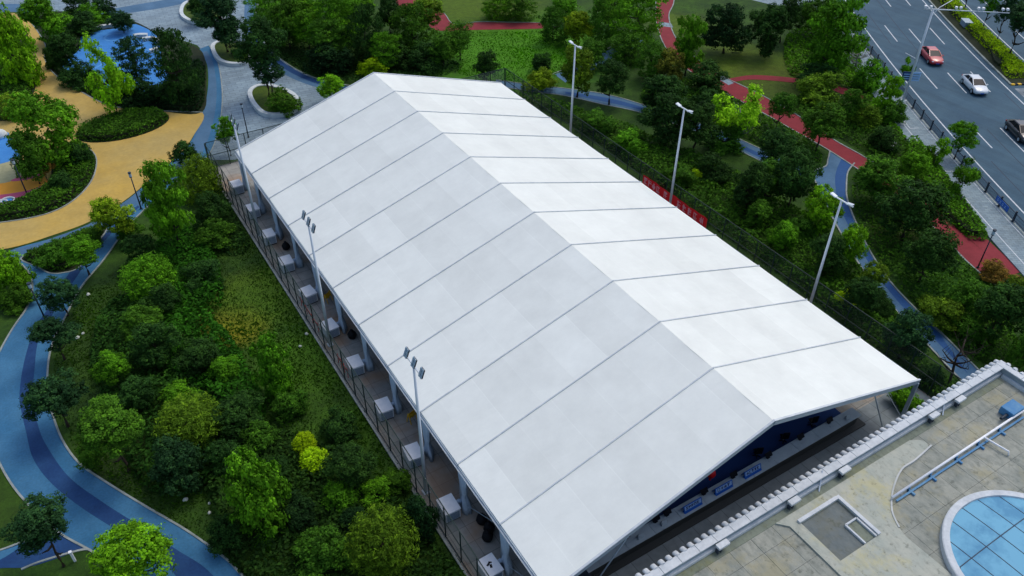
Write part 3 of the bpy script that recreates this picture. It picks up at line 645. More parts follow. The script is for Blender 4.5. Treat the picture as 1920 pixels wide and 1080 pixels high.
# tied curtains beside the posts of the court side
def curtain_mesh(seed):
    rr = random.Random(seed); rings = []
    prof = [(0.0, 0.42, 0.05), (0.5, 0.40, 0.07), (1.2, 0.32, 0.10), (2.0, 0.22, 0.12), (2.45, 0.14, 0.10), (2.7, 0.18, 0.13), (3.2, 0.32, 0.18), (3.7, 0.40, 0.2)]
    for dz, a, b in prof:
        rings.append([(b*(1+0.45*math.sin(3*t+seed))*math.cos(t)*0.9, a*(1+0.18*math.sin(5*t+dz+seed))*math.sin(t)+0.30-0.06*dz, 3.72-dz) for t in [2*math.pi*i/18 for i in range(18)]])
    mb = MB(); mb.loft(rings); return mb.mesh('curtain', 'cloth', True)
cms = [curtain_mesh(s) for s in (1, 2, 3)]
for k in range(NB+1):
    link('curtain', cms[k % 3], tent, (-HW+0.10, k*BAY-0.62, 0.04), (0, 0, 0), (1.5, 1.35, 1))
# inner partition that closes off the hall: dark lining hung between the posts
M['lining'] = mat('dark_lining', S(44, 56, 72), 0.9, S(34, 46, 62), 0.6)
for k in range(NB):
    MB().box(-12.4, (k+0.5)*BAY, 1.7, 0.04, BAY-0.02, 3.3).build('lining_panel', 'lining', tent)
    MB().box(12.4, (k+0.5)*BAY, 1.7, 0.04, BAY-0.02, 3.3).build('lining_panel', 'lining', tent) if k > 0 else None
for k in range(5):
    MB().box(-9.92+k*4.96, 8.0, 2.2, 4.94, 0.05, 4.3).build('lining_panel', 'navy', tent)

# ------------------------------------------------------------------ white cabinets along the court side
def cabinet_parts():
    b = MB(); b.box(0, 0, 0.50, 1.02, 1.30, 0.80)
    body = b.mesh('body', 'cabinet', bevel=0.02)
    lid = MB().box(0, 0, 0.935, 1.08, 1.36, 0.05).mesh('lid', 'cabinet', bevel=0.01)
    lv = MB()
    for i in range(6): lv.box(0, -0.665, 0.22+i*0.11, 0.86, 0.03, 0.05)
    louv = lv.mesh('louvre', 'louvre')
    ft = MB().box(0, 0, 0.05, 0.94, 1.22, 0.1).mesh('plinth', 'lamp_dark')
    dc = MB(); dc.tube([(0.45, 0.1, 0.6), (0.8, 0.12, 0.6), (0.95, 0.12, 0.35), (0.98, 0.12, 0.12)], 0.14, 10)
    duct = dc.mesh('duct', 'cloth', True)
    return (('body', body), ('lid', lid), ('louvre', louv), ('plinth', ft), ('duct', duct))
cp = cabinet_parts()
ords = ['nearest the court gate, at the bottom edge of the picture', 'second from the near end', 'third from the near end, before the near lamp mast', 'fourth from the near end, just past the near mast', 'fifth from the near end', 'sixth from the near end, at the foot of the middle mast', 'seventh from the near end', 'sixth from the far end', 'fourth from the far end', 'third from the far end', 'second from the far end', 'at the far corner']
ords = ['first of eleven from the near end', 'second from the near end', 'third from the near end, beside the near lamp mast', 'fourth from the near end', 'fifth from the near end', 'sixth, behind the middle lamp mast', 'fifth from the far end', 'fourth from the far end', 'third from the far end', 'second from the far end', 'farthest, at the court corner']
for i in range(11):
    y = 4.8+4.95*i
    t = empty('equipment_cabinet', (-15.95+rnd.uniform(-.08, .08), y+rnd.uniform(-.12, .12), 0.05), rnd.uniform(-0.1, 0.1))
    tag(t, 'white cabinet between fence and tent, '+ords[i], 'cabinet', 'white cabinets along the tent')
    for nm, me in cp: link(nm, me, t)
    if i == 0:      # dark mark on the lid of the nearest one
        mk = MB(); mk.box(-0.05, 0.1, 0.966, 0.26, 0.12, 0.006, 0.5); mk.box(0.02, -0.08, 0.966, 0.14, 0.24, 0.006, -0.3); mk.box(0.1, 0.16, 0.966, 0.1, 0.2, 0.006, 0.9)
        mk.build('lid_mark', 'black_rubber', t)

# bundles and bins standing by the posts
def bin_thing(x, y, label, s=1.0):
    t = empty('black_bag', (x, y, 0.05)); tag(t, label, 'bag')
    rings = []
    for z, r in ((0, 0.28), (0.15, 0.36), (0.45, 0.34), (0.62, 0.2), (0.70, 0.07), (0.78, 0.12)):
        rings.append([(r*s*math.cos(a)*(1+0.12*math.sin(3*a+z*9)), r*s*math.sin(a)*(1+0.12*math.cos(4*a)), z*s) for a in [2*math.pi*i/12 for i in range(12)]])
    MB().loft(rings).build('sack', 'black_rubber', t, True)
    MB().tube([(0.07*s, 0, 0.66*s), (-0.07*s, 0, 0.66*s)], 0.05*s, 6).build('knot', 'screen', t)
for (x, y), lb in (((-14.58, 8.14), 'black sack by the curtains, farthest of three near the first cabinet'), ((-14.5, 7.36), 'black sack between two others near the first cabinet'), ((-14.89, 6.89), 'black sack nearest the first cabinet'), ((-14.71, 28.29), 'black sack beside the tied curtain near the middle lamp mast'), ((-15.1, 42.46), 'black sack by the curtains toward the far end of the tent')):
    bin_thing(x, y, lb, 1.0)
for (x, y), lb, rz in (((-14.56, 17.95), 'yellow folding barrier leaning by the curtain near the near mast', 0.3), ((-14.65, 33.45), 'small yellow barrier on the court beyond the middle mast', 0.5)):
    t = empty('folding_barrier', (x, y, 0.05), rz); tag(t, lb, 'barrier')
    for s in (1, -1):
        f = MB(); f.beam((-0.3, s*0.22, 0), (-0.3, s*0.03, 0.95), 0.05, 0.05); f.beam((0.3, s*0.22, 0), (0.3, s*0.03, 0.95), 0.05, 0.05)
        f.build('leg_frame', 'yellow_paint', t)
        MB().beam((-0.3, s*0.09, 0.65), (0.3, s*0.09, 0.65), 0.03, 0.3).build('board', 'yellow_paint', t)

for (xa, ya), (xb, yb), lb in (((-16.84, 34.08), (-16.4, 30.24), 'long red barrier tape behind the fence near the middle lamp mast'), ((-16.71, 26.15), (-16.72, 24.28), 'short red barrier tape behind the fence nearer the camera')):
    t = empty('barrier_tape', (-16.75, ya, 0.05)); tag(t, lb, 'barrier'); L_ = ya-yb
    MB().beam((0, 0, 0.75), (0, -L_, 0.75), 0.02, 0.22).build('tape', 'red_plastic', t)
    for k in range(4): MB().tube([(0.02, -L_*k/3, 0), (0.02, -L_*k/3, 0.95)], 0.03, 6).build('stand', 'red_plastic', t)
# ------------------------------------------------------------------ registration counter under the near gable
ct = empty('reception_counter', (0, 0, 0.05)); tag(ct, 'long white reception counter with dark front under the near gable of the tent', 'counter')
MB().box(-0.35, 1.75, 0.52, 24.4, 0.66, 1.04).build('front_panel', 'counter_dark', ct)
for k in range(12):
    MB().box(-0.35-12.2+24.5/12*(k+0.5), 1.68, 1.07, 24.5/12-0.012, 0.86, 0.06).build('worktop', 'counter', ct, bevel=0.012)
MB().box(-0.35, 1.75, 0.06, 25.6, 1.5, 0.12).build('platform', 'counter_dark', ct)
def sign(x, y, lb, txt, wd=1.45):
    t = empty('desk_sign', (x, y, 1.15)); tag(t, lb, 'sign', 'blue signs on the counter')
    b = MB(); b.beam((-wd/2, -0.10, 0.02), (wd/2, -0.10, 0.02), 0.24, 0.04); b.beam((0, -0.16, 0.0), (0, 0.02, 0.44), wd, 0.04); b.beam((0, 0.2, 0.0), (0, 0.03, 0.44), wd, 0.03)
    b.build('board', 'sign_blue', t)
    # pale field with dark lettering strokes
    n = Vector((0, -0.44, 0.18)).normalized()
    fp = lambda u, v, e: Vector((u, -0.16+0.18*v, 0.44*v)) + n*(0.024+e)
    MB().add([fp(-wd/2+.07, .34, 0), fp(wd/2-.07, .34, 0), fp(wd/2-.07, .92, 0), fp(-wd/2+.07, .92, 0)], [(0, 1, 2, 3)]).build('field', 'sign_pale', t)
    g = MB(); rr = random.Random(txt); n_ch = 4 if txt == 2 else 5
    for c in range(n_ch):
        u0 = -wd/2+.17 + c*(wd-.34)/n_ch; cw = (wd-.34)/n_ch*0.8
        for _ in range(3):
            v = rr.uniform(.42, .84); g.add([fp(u0, v-.035, .004), fp(u0+cw, v-.035, .004), fp(u0+cw, v+.035, .004), fp(u0, v+.035, .004)], [(0, 1, 2, 3)])
        for _ in range(2):
            u = u0+rr.uniform(0, cw); g.add([fp(u-.02, .42, .006), fp(u+.02, .42, .006), fp(u+.02, .86, .006), fp(u-.02, .86, .006)], [(0, 1, 2, 3)])
    g.build('lettering', 'sign_text', t)
sign(-3.3, 1.62, 'blue desk sign with white field, nearest of three on the counter', 1)
sign(-0.72, 1.62, 'blue desk sign in the middle of three, below the red lantern', 2)
sign(1.78, 1.62, 'blue desk sign, farthest right of three on the counter', 3)
def monitor(x, y, i, lb):
    t = empty('monitor', (x, y, 1.15), 0.0); tag(t, lb, 'monitor', 'monitors on the counter')
    MB().box(0, 0.1, 0.012, 0.26, 0.2, 0.024).build('foot', 'screen', t)
    MB().tube([(0, 0.12, 0.0), (0, 0.12, 0.22)], 0.025, 6).build('stem', 'alu', t)
    MB().beam((0, 0.0, 0.16), (0, 0.22, 0.42), 0.56, 0.04).build('screen', 'screen', t)
    MB().box(0.0, -0.2, 0.02, 0.42, 0.14, 0.02).build('keyboard', 'counter', t)
mons = [(-8.2, 'nearest the low corner of the gable'), (-5.9, 'left of the nearest blue sign, beside the glass stands'), (-5.0, 'just left of the nearest blue sign'), (-2.0, 'between the nearest and the middle blue sign'), (0.5, 'between the middle and the farthest blue sign'), (3.6, 'first right of the three blue signs'), (6.6, 'second right of the blue signs'), (9.4, 'near the right end of the counter')]
for i, (x, lb) in enumerate(mons): monitor(x, 1.85, i, 'black monitor on the white counter, '+lb)
for x, lb in ((-7.4, 'small grey card stand on the counter, nearer the low gable corner'), (-5.6, 'small grey card stand on the counter, nearer the blue signs'), (10.8, 'small grey card stand at the right end of the counter')):
    t = empty('card_stand', (x, 1.55, 1.15)); tag(t, lb, 'stand')
    MB().beam((0, -0.1, 0.0), (0, 0.02, 0.36), 0.4, 0.03).build('face', 'counter', t); MB().beam((0, 0.14, 0.0), (0, 0.03, 0.35), 0.38, 0.03).build('prop', 'alu', t)
def chair(x, y, rz, lb):
    t = empty('office_chair', (x, y, 0.06), rz); tag(t, lb, 'chair', 'dark chairs behind the counter')
    MB().box(0, 0, 0.46, 0.5, 0.48, 0.08).build('seat', 'screen', t, bevel=0.03)
    MB().box(0, 0.24, 0.85, 0.46, 0.07, 0.55).build('backrest', 'screen', t, bevel=0.03)
    MB().tube([(0, 0, 0.06), (0, 0, 0.42)], 0.04, 6).build('stem', 'alu', t)
    b = MB()
    for k in range(5): b.beam((0, 0, 0.07), (0.3*math.cos(k*1.257), 0.3*math.sin(k*1.257), 0.03), 0.05, 0.04)
    b.build('base', 'screen', t)
for i, x in enumerate((3.9, 6.4, 9.2)): chair(x, 3.0, rnd.uniform(2.6, 3.6), 'dark office chair behind the counter, '+['nearest the blue signs', 'in the middle of three', 'nearest the right end'][i])
t = empty('red_lantern', (-0.95, 2.9, 1.5)); tag(t, 'red lantern hanging behind the middle blue sign', 'lantern')
t.location = (-0.9, 2.6, 1.75)
MB().loft([[(r*math.cos(a), r*math.sin(a), z) for a in [2*math.pi*i/14 for i in range(14)]] for z, r in ((-0.28, .12), (-0.2, .24), (0, .3), (0.2, .24), (0.28, .12))]).build('body', 'red_plastic', t, True)
MB().tube([(0, 0, 0.26), (0, 0, 0.34)], 0.1, 10).build('cap', 'black_rubber', t); MB().tube([(0, 0, 0.3), (0, 0, 5.9)], 0.012, 4).build('cord', 'alu', t)
MB().tube([(0, 0, -0.28), (0, 0, -0.6)], [0.05, 0.08], 8).build('tassel', 'red_plastic', t)

# ------------------------------------------------------------------ court fence
def fence(name, a, b, lb, mesh_m, h=3.0, step=2.0, lean=0.0):
    a, b = Vector(a), Vector(b); L = (b-a).length; n = round(L/step); d = (b-a)/n
    t = empty(name, (a.x, a.y, 0.05)); tag(t, lb, 'fence')
    post = MB().tube([(0, 0, 0), (0, 0, h)], 0.045, 8).mesh('post', 'fence_green')
    rail = MB().beam((0, 0, 0), (d.x, d.y, 0), 0.05, 0.05).mesh('rail', 'fence_green')
    pan = MB().add([(0, 0, 0.06), (d.x, d.y, 0.06), (d.x, d.y, h-0.03), (0, 0, h-0.03)], [(0, 1, 2, 3)]).mesh('mesh_panel', mesh_m)
    for k in range(n+1): link('post', post, t, (d.x*k, d.y*k, 0))
    for k in range(n):
        for z in (0.08, h*0.5, h): link('rail', rail, t, (d.x*k, d.y*k, z))
        link('mesh_panel', pan, t, (d.x*k, d.y*k, 0))
    return t
fence('court_fence', (-17.0, -1.6), (-17.0, 60.0), 'tall dark green wire fence beside the white cabinets', 'fence_mesh')
fence('court_fence', (18.7, 60.0), (18.7, -1.4), 'tall dark green wire fence on the road side of the tent', 'fence_mesh_r')
fence('court_fence', (-16.9, 60.05), (18.6, 60.05), 'tall wire fence across the far end of the court', 'fence_mesh')

bn = empty('red_banner', (18.62, 24.4, 0.05)); tag(bn, 'red cloth banner with pale lettering tied to the road side fence', 'banner')
mb = MB(); V = []; F = []
for i in range(47):
    y = i*0.2
    for z in (0.75, 1.3, 1.85): V.append((0.03*math.sin(i*0.9)-0.02, y, z+0.03*math.sin(i*0.37)))
for i in range(46):
    for j in (0, 1): F.append((i*3+j, i*3+3+j, i*3+4+j, i*3+1+j))
MB().add(V, F).build('cloth', 'banner', bn, True)
rr = random.Random(3)
for k, yc in enumerate((0.9, 1.75, 2.55, 3.3, 4.05, 6.0, 7.1, 7.75, 8.35, 9.0)):
    g = MB()
    for _ in range(4):
        z = rr.uniform(1.0, 1.7); g.box(-0.075, yc+0.1-.35, z, 0.004, 0.46, 0.07)
    for _ in range(2):
        g.box(-0.078, yc-.25+rr.uniform(-.2, .2), 1.35, 0.004, 0.08, 0.7)
    g.build('character', 'banner_text', bn)
for y in (0, 4.6, 9.2):
    MB().tube([(0.05, y, 2.0), (0.08, y, 2.35)], 0.012, 4).build('tie', 'lamp_dark', bn)

# ------------------------------------------------------------------ floodlight masts
def flood(x, y, h, facing, lb, dark):
    t = empty('floodlight_mast', (x, y, 0.05)); tag(t, lb, 'light mast', 'court floodlight masts')
    MB().tube([(0, 0, 0), (0, 0, h)], [0.13, 0.075], 10).build('pole', 'pole', t, True)
    MB().box(0, 0, 0.03, 0.45, 0.45, 0.06).build('base_plate', 'pole', t)
    MB().beam((0, -1.05, h), (0, 1.05, h), 0.08, 0.08).build('crossarm', 'pole', t)
    for dy in (-0.95, 0.0, 0.95):
        zc = h + (0.22 if dark else 0.10)
        if dark:
            hd = MB(); hd.beam((-0.06*facing, dy, zc-0.28), (0.14*facing, dy, zc+0.26), 0.38, 0.08, (facing, 0, 0)); o = hd.build('lamp_head', 'lamp_dark', t)
            l2 = MB()
            for i in range(3):
                for j in (-1, 1):
                    c = Vector((-0.06*facing+0.22*facing*(i+.5)/3, dy+j*0.10, zc-0.32+0.62*(i+.5)/3)); l2.beam(c-Vector((0.03*facing, 0, 0.085))+Vector((0.06*-facing, 0, 0.02)), c+Vector((0.03*facing, 0, 0.085))+Vector((0.06*-facing, 0, 0.02)), 0.15, 0.03, (facing, 0, 0))
            l2.build('lens', 'lamp_glass', o)
        else:
            if dy == 0: continue
            hd = MB(); hd.beam((0, dy*0.5, h+0.02), (0, dy*1.05, h+0.12), 0.30, 0.08); o = hd.build('lamp_head', 'pole', t, bevel=0.02)
            MB().beam((0, dy*0.55, h-0.03), (0, dy*1.0, h+0.06), 0.24, 0.02).build('lens', 'lamp_glass', o)
for y, w_ in ((12.0, 'nearest'), (28.4, 'middle'), (45.8, 'farthest')):
    flood(-16.5, y, 11.3, 1, 'white floodlight mast among the white cabinets, %s of three' % w_, True)
for y, w_ in ((11.3, 'nearest'), (28.5, 'middle, beside the red banner,'), (44.9, 'farthest')):
    flood(17.7, y, 11.3, -1, 'white floodlight mast behind the bright roof slope, %s of three' % w_, False)

# ------------------------------------------------------------------ low building beside the tent
bld = empty('flat_roofed_building', (-5.0, -20.0, 0.0)); tag(bld, 'low flat roofed building with scalloped white parapet tiles and a round blue skylight', 'building')
BX, BY = 5.0, 20.0     # parts are given in world metres, shifted to the building's base
def bp(mb, name, m, parent=None, **k):
    mb.v = [(x+BX, y+BY, z) for x, y, z in mb.v] if parent is None else mb.v
    return mb.build(name, m, parent or bld, **k)
M['bwall'] = mat('rendered_wall', S(196, 200, 196), 0.85, S(170, 176, 174), 0.6)
M['coping'] = mat('coping_stone', S(206, 212, 214), 0.75, S(182, 190, 194), 0.9, fine=(6, 0.06))
M['parapet'] = mat('parapet_render', S(150, 164, 170), 0.85, S(122, 138, 146), 0.8)
def weather(name, c1, c2, streak, moss, amt):
    Mw = mat(name, c1, 0.9); n = Mw.node_tree.nodes; l = Mw.node_tree.links; b = n['Principled BSDF']
    geo = n.new('ShaderNodeNewGeometry'); out = None
    def ns(scale, vec=None, det=7):
        t = n.new('ShaderNodeTexNoise'); t.inputs['Scale'].default_value = scale; t.inputs['Detail'].default_value = det; t.inputs['Roughness'].default_value = 0.7
        l.new(vec or geo.outputs['Position'], t.inputs['Vector']); return t.outputs['Fac']
    mp = n.new('ShaderNodeMapping'); mp.inputs['Rotation'].default_value = (0, 0, 0.5); mp.inputs['Scale'].default_value = (1.6, 0.7, 1)
    l.new(geo.outputs['Position'], mp.inputs['Vector'])
    def ramp(f, lo, hi, top):
        mr = n.new('ShaderNodeMapRange'); mr.inputs['From Min'].default_value = lo; mr.inputs['From Max'].default_value = hi; mr.inputs['To Max'].default_value = top
        l.new(f, mr.inputs['Value']); return mr.outputs['Result']
    def mix(A, B, f):
        mx = n.new('ShaderNodeMix'); mx.data_type = 'RGBA'; l.new(f, mx.inputs['Factor'])
        if isinstance(A, tuple): mx.inputs['A'].default_value = A
        else: l.new(A, mx.inputs['A'])
        mx.inputs['B'].default_value = B; return mx.outputs['Result']
    out = mix(c1, c2, ramp(ns(0.5), 0.35, 0.65, 1.0))
    out = mix(out, streak, ramp(ns(1.6, mp.outputs['Vector']), 0.46, 0.66, 0.5))
    out = mix(out, moss, ramp(ns(0.33), 0.5, 0.62, amt))
    out = mix(out, S(70, 76, 66), ramp(ns(2.6), 0.56, 0.7, 0.6))
    l.new(out, b.inputs['Base Color'])
    bpn = n.new('ShaderNodeBump'); bpn.inputs['Strength'].default_value = 0.3; bpn.inputs['Distance'].default_value = 0.03
    l.new(ns(9.0), bpn.inputs['Height']); l.new(bpn.outputs['Normal'], b.inputs['Normal'])
    return Mw
M['rooftile'] = weather('roof_paving', S(132, 138, 130), S(160, 162, 150), S(92, 100, 94), S(160, 154, 120), 0.55)
M['screed'] = weather('roof_screed', S(160, 168, 158), S(178, 180, 166), S(126, 134, 126), S(184, 178, 128), 0.6)
bp(MB().box(-4.6, -20.0, 1.8, 51.0, 36.0, 3.58), 'wall', 'bwall')
# roof paving slabs
TS = 1.62
tmesh = MB().box(0, 0, 0, TS-0.010, TS-0.010, 0.06).mesh('roof_tile', 'rooftile', bevel=0.008)
for i in range(-17, 13):
    for j in range(0, 10):
        x, y = 0.55+i*TS, -3.25-j*TS
        if x > 20.1: continue
        if math.hypot(x-8.5, y+12.4) < 3.6: continue
        o = link('roof_tile', tmesh, bld, (x+BX, y+BY, 3.66+rnd.uniform(-.004, .004)), (0, 0, 0))
bp(MB().box(-4.6, -29.5, 3.65, 49.8, 17.0, 0.06), 'roof_sheet', 'rooftile')
# parapet, coping slabs and the scalloped tile ends
bp(MB().box(-4.6, -2.2, 3.85, 51.0, 0.36, 1.0), 'parapet', 'parapet')
bp(MB().box(20.74, -20.2, 3.85, 0.36, 35.6, 1.0), 'parapet', 'parapet')
bp(MB().box(-4.6, -2.46, 3.80, 50.6, 0.16, 0.30), 'ledge', 'coping')
bp(MB().box(20.48, -20.2, 3.80, 0.16, 35.2, 0.30), 'ledge', 'coping')
cm = MB().box(0, 0, 0, 1.24, 0.52, 0.08).mesh('coping_slab', 'coping', bevel=0.012)
for k in range(38): link('coping_slab', cm, bld, (20.3-1.26*k+BX-0.1, -2.20+BY, 4.39+rnd.uniform(-.003, .003)))
for k in range(18): link('coping_slab', cm, bld, (20.76+BX, -3.1-1.26*k+BY, 4.391+rnd.uniform(-.003, .003)), (0, 0, math.pi/2))
link('corner_slab', MB().box(0, 0, 0, 0.6, 0.6, 0.1).mesh('corner_slab', 'coping', bevel=0.012), bld, (20.78+BX, -2.2+BY, 4.40))
sm_ = MB(); n_ = 8; r_ = 0.17; rings = []
for y, dz, rad in ((0.0, 0.02, r_), (0.3, -0.06, r_), (0.34, -0.07, r_*0.8)):
    rings.append([(rad*math.cos(math.pi*i/n_), y, dz+rad*math.sin(math.pi*i/n_)*0.9-0.02) for i in range(n_+1)] + [(-rad*0.9, y, dz-0.06), (rad*0.9, y, dz-0.06)])
sm_.loft(rings); tm = sm_.mesh('tile_end', 'coping', False)
for k in range(84): link('tile_end', tm, bld, (20.8-0.515*k+BX, -1.98+BY, 4.36))
for k in range(40): link('tile_end', tm, bld, (20.98+BX, -2.4-0.515*k+BY, 4.36), (0, 0, -math.pi/2))
# gutter strip of darker, mossy roof along the parapet
M['moss'] = weather('mossy_gutter', S(112, 122, 110), S(130, 138, 122), S(84, 92, 82), S(120, 122, 84), 0.6)
bp(MB().box(-4.6, -2.78, 3.705, 49.6, 0.46, 0.03), 'gutter_strip', 'moss')
# raised screed with its curved edge
scr = [(-1.6, -3.02), (10.2, -3.02)] + smooth([(10.2, -3.02), (10.9, -3.5), (10.6, -4.05), (9.1, -4.24), (7.8, -4.28), (6.1, -5.0), (4.8, -5.95), (4.1, -7.2), (4.05, -8.2), (4.1, -9.4), (4.2, -14.0)], False, 5)[1:] + [(-1.05, -14.0), (-1.05, -7.2), (-1.05, -3.6)]
HX0, HX1, HY0, HY1 = -0.35, 2.72, -6.62, -3.78
# screed slab with the hatch opening cut out
hole = [(HX0, HY0), (HX1, HY0), (HX1, HY1), (HX0, HY1)]
me = bpy.data.meshes.new('screed'); bmx = bmesh.new()
outer = [bmx.verts.new((x+BX, y+BY, 3.80)) for x, y in scr]; inner = [bmx.verts.new((x+BX, y+BY, 3.80)) for x, y in hole]
eds = [bmx.edges.new((outer[i], outer[(i+1) % len(outer)])) for i in range(len(outer))] + [bmx.edges.new((inner[i], inner[(i+1) % 4])) for i in range(4)]
bmesh.ops.triangle_fill(bmx, use_beauty=True, edges=eds)
for ring in (outer, inner):
    lo = [bmx.verts.new((v.co.x, v.co.y, 3.66)) for v in ring]
    for i in range(len(ring)):
        j = (i+1) % len(ring); bmx.faces.new((ring[i], ring[j], lo[j], lo[i]))
bmesh.ops.recalc_face_normals(bmx, faces=bmx.faces); bmx.to_mesh(me); bmx.free(); me.materials.append(M['screed']); link('screed', me, bld)
edge = smooth([(11.0, -4.0), (9.1, -4.22), (7.8, -4.27), (6.1, -4.98), (4.8, -5.93), (4.2, -6.9)], False, 6)
mbk = MB(); pl = [(x, y) for x, y in edge]; a_ = offset_line(pl, 0.05); b_ = offset_line(pl, -0.05); nn = len(pl)
mbk.add([(x, y, 3.84) for x, y in a_]+[(x, y, 3.84) for x, y in b_]+[(x, y, 3.66) for x, y in a_]+[(x, y, 3.66) for x, y in b_],
        [(i, i+1, nn+i+1, nn+i) for i in range(nn-1)]+[(i, i+1, 2*nn+i+1, 2*nn+i) for i in range(nn-1)]+[(nn+i, nn+i+1, 3*nn+i+1, 3*nn+i) for i in range(nn-1)])
bp(mbk, 'screed_edge', 'bwall')
# hatch: sunken dark floor, rim and a smaller inner frame
M['hatch'] = weather('hatch_floor', S(96, 106, 108), S(112, 120, 118), S(82, 92, 92), S(110, 108, 84), 0.4)
hb = bp(MB().box((HX0+HX1)/2, (HY0+HY1)/2, 3.695, HX1-HX0, HY1-HY0, 0.03), 'hatch', 'hatch')
for (x0, y0, x1, y1) in ((HX1+.12, HY0, HX1+.12, HY1+.2), (HX0-.1, HY1+.12, HX1, HY1+.12)):
    mb = MB().beam((x0+BX, y0+BY, 3.86), (x1+BX, y1+BY, 3.86), 0.22, 0.14); mb.build('rim', 'coping', hb)
fr = MB()
for (x0, y0, x1, y1) in ((1.7, -6.6, 1.7, -5.2), (1.7, -5.2, 2.62, -5.2), (2.62, -5.2, 2.62, -6.6)):
    fr.beam((x0+BX, y0+BY, 3.78), (x1+BX, y1+BY, 3.78), 0.1, 0.16)
fr.build('inner_frame', 'coping', hb)
MB().box(2.16+BX, -5.9+BY, 3.713, 0.8, 1.3, 0.012).build('inner_pane', 'moss', hb)
# bracket boxes on the parapet
for k, x in enumerate((0.16, 4.45, 12.9, 15.6, -5.4)):
    q = bp(MB().box(x, -2.66, 4.22, 0.8, 0.36, 0.18), 'bracket_box', 'coping', bevel=0.02)
    g = MB(); g.box(x-.42+BX, -2.72+BY, 3.98, 0.09, 0.22, 0.28); g.box(x-.2+BX, -2.72+BY, 3.95, 0.09, 0.22, 0.22); g.build('bracket', 'lamp_dark', q)
for x in (2.3, 13.9): bp(MB().beam((x, -2.75, 3.72), (x+0.75, -2.1, 4.5), 0.07, 0.07), 'leaning_bar', 'pole')
# pipe run on a blue tray with stands, branch and blue box
M['pipe_blue'] = mat('blue_tray_paint', S(56, 120, 170), 0.6, S(92, 140, 172), 1.5)
tr = bp(MB().box(11.9, -5.62, 3.80, 12.6, 0.12, 0.05), 'pipe_tray', 'pipe_blue')
for x in (6.9, 8.9, 11.4, 13.6, 15.8):
    g = MB(); g.box(x+BX, -5.66+BY, 3.76, 0.12, 0.5, 0.14); g.box(x+BX, -5.45+BY, 3.88, 0.12, 0.1, 0.3); g.build('stand', 'pipe_blue', tr)
bp(MB().tube([(5.4, -5.40, 4.02), (18.6, -5.36, 4.02)], 0.075, 10), 'pipe', 'cabinet', smooth=True)
bp(MB().tube([(14.2, -5.42, 4.02), (14.46, -6.9, 4.0), (14.47, -6.98, 3.72)], 0.06, 10), 'branch_pipe', 'cabinet', smooth=True)
bx_ = bp(MB().box(17.9, -4.9, 4.0, 1.3, 0.9, 0.56), 'pump_box', 'pipe_blue', bevel=0.03)
MB().tube([(16.6+BX, -5.0+BY, 3.98), (17.3+BX, -5.0+BY, 3.98)], 0.1, 10).build('coupling', 'lamp_dark', bx_)
# round skylight
SX, SY, SR = 8.5, -12.42, 4.84
def ring_pts(r, z, n=72): return [(SX+r*math.cos(2*math.pi*i/n), SY+r*math.sin(2*math.pi*i/n), z) for i in range(n)]
rg = MB(); n = 72; V = ring_pts(SR, 3.66)+ring_pts(SR, 4.10)+ring_pts(SR-0.06, 4.14)+ring_pts(SR-0.40, 4.14)+ring_pts(SR-0.44, 4.0); F = []
for a in range(4):
    for i in range(n): F.append((a*n+i, a*n+(i+1) % n, (a+1)*n+(i+1) % n, (a+1)*n+i))
rg.add(V, F); skyl = bp(rg, 'skylight', 'coping', smooth=False)
M['skyglass'] = mat('blue_skylight_panes', S(110, 170, 198), 0.6, S(84, 142, 176), 0.45, spec=0.15, contrast=(0.45, 0.62))
RI = SR-0.43
xs = [SX-RI, 5.65, 6.94, 8.23, 9.52, 10.81, 12.1, SX+RI]; ys = [SY-RI, -14.5, -10.34, SY+RI]
zf = lambda x, y: 4.04+0.22*(1-((x-SX)**2+(y-SY)**2)/RI**2)
for a, b in zip(xs, xs[1:]):
    for y0, y1 in zip(ys, ys[1:]):
        V = []; F = []; N, J = 8, 6
        for i in range(N+1):
            x = a+0.03+(b-a-0.06)*i/N; hh = math.sqrt(max(RI*RI-(x-SX)**2, 0.0))
            lo = min(max(y0+0.03, SY-hh), SY+hh); hi = max(min(y1-0.03, SY+hh), lo)
            for j in range(J+1):
                y = lo+(hi-lo)*j/J; V.append((x+BX, y+BY, zf(x, y)))
        for i in range(N):
            for j in range(J):
                q = i*(J+1)+j; F.append((q, q+J+1, q+J+2, q+1))
        if max(v[1] for v in V)-min(v[1] for v in V) > 0.1: MB().add(V, F).build('pane', 'skyglass', skyl, True)
for x in xs[1:-1]:
    yy = math.sqrt(RI**2-(x-SX)**2)
    MB().tube([(x+BX, SY+BY+t*yy, zf(x, SY+t*yy)-0.015) for t in [i/6-1 for i in range(13)]], 0.035, 6).build('glazing_bar', 'rail_dark', skyl)
for y in ys[1:-1]:
    xx = math.sqrt(RI**2-(y-SY)**2)
    MB().tube([(SX+BX+t*xx, y+BY, zf(SX+t*xx, y)-0.012) for t in [i/6-1 for i in range(13)]], 0.035, 6).build('glazing_bar', 'rail_dark', skyl)
MB().add([(SX+BX+r*math.cos(2*math.pi*i/48), SY+BY+r*math.sin(2*math.pi*i/48), 3.98) for r in (RI+.1,) for i in range(48)], [tuple(range(48))]).build('well', 'navy', skyl)

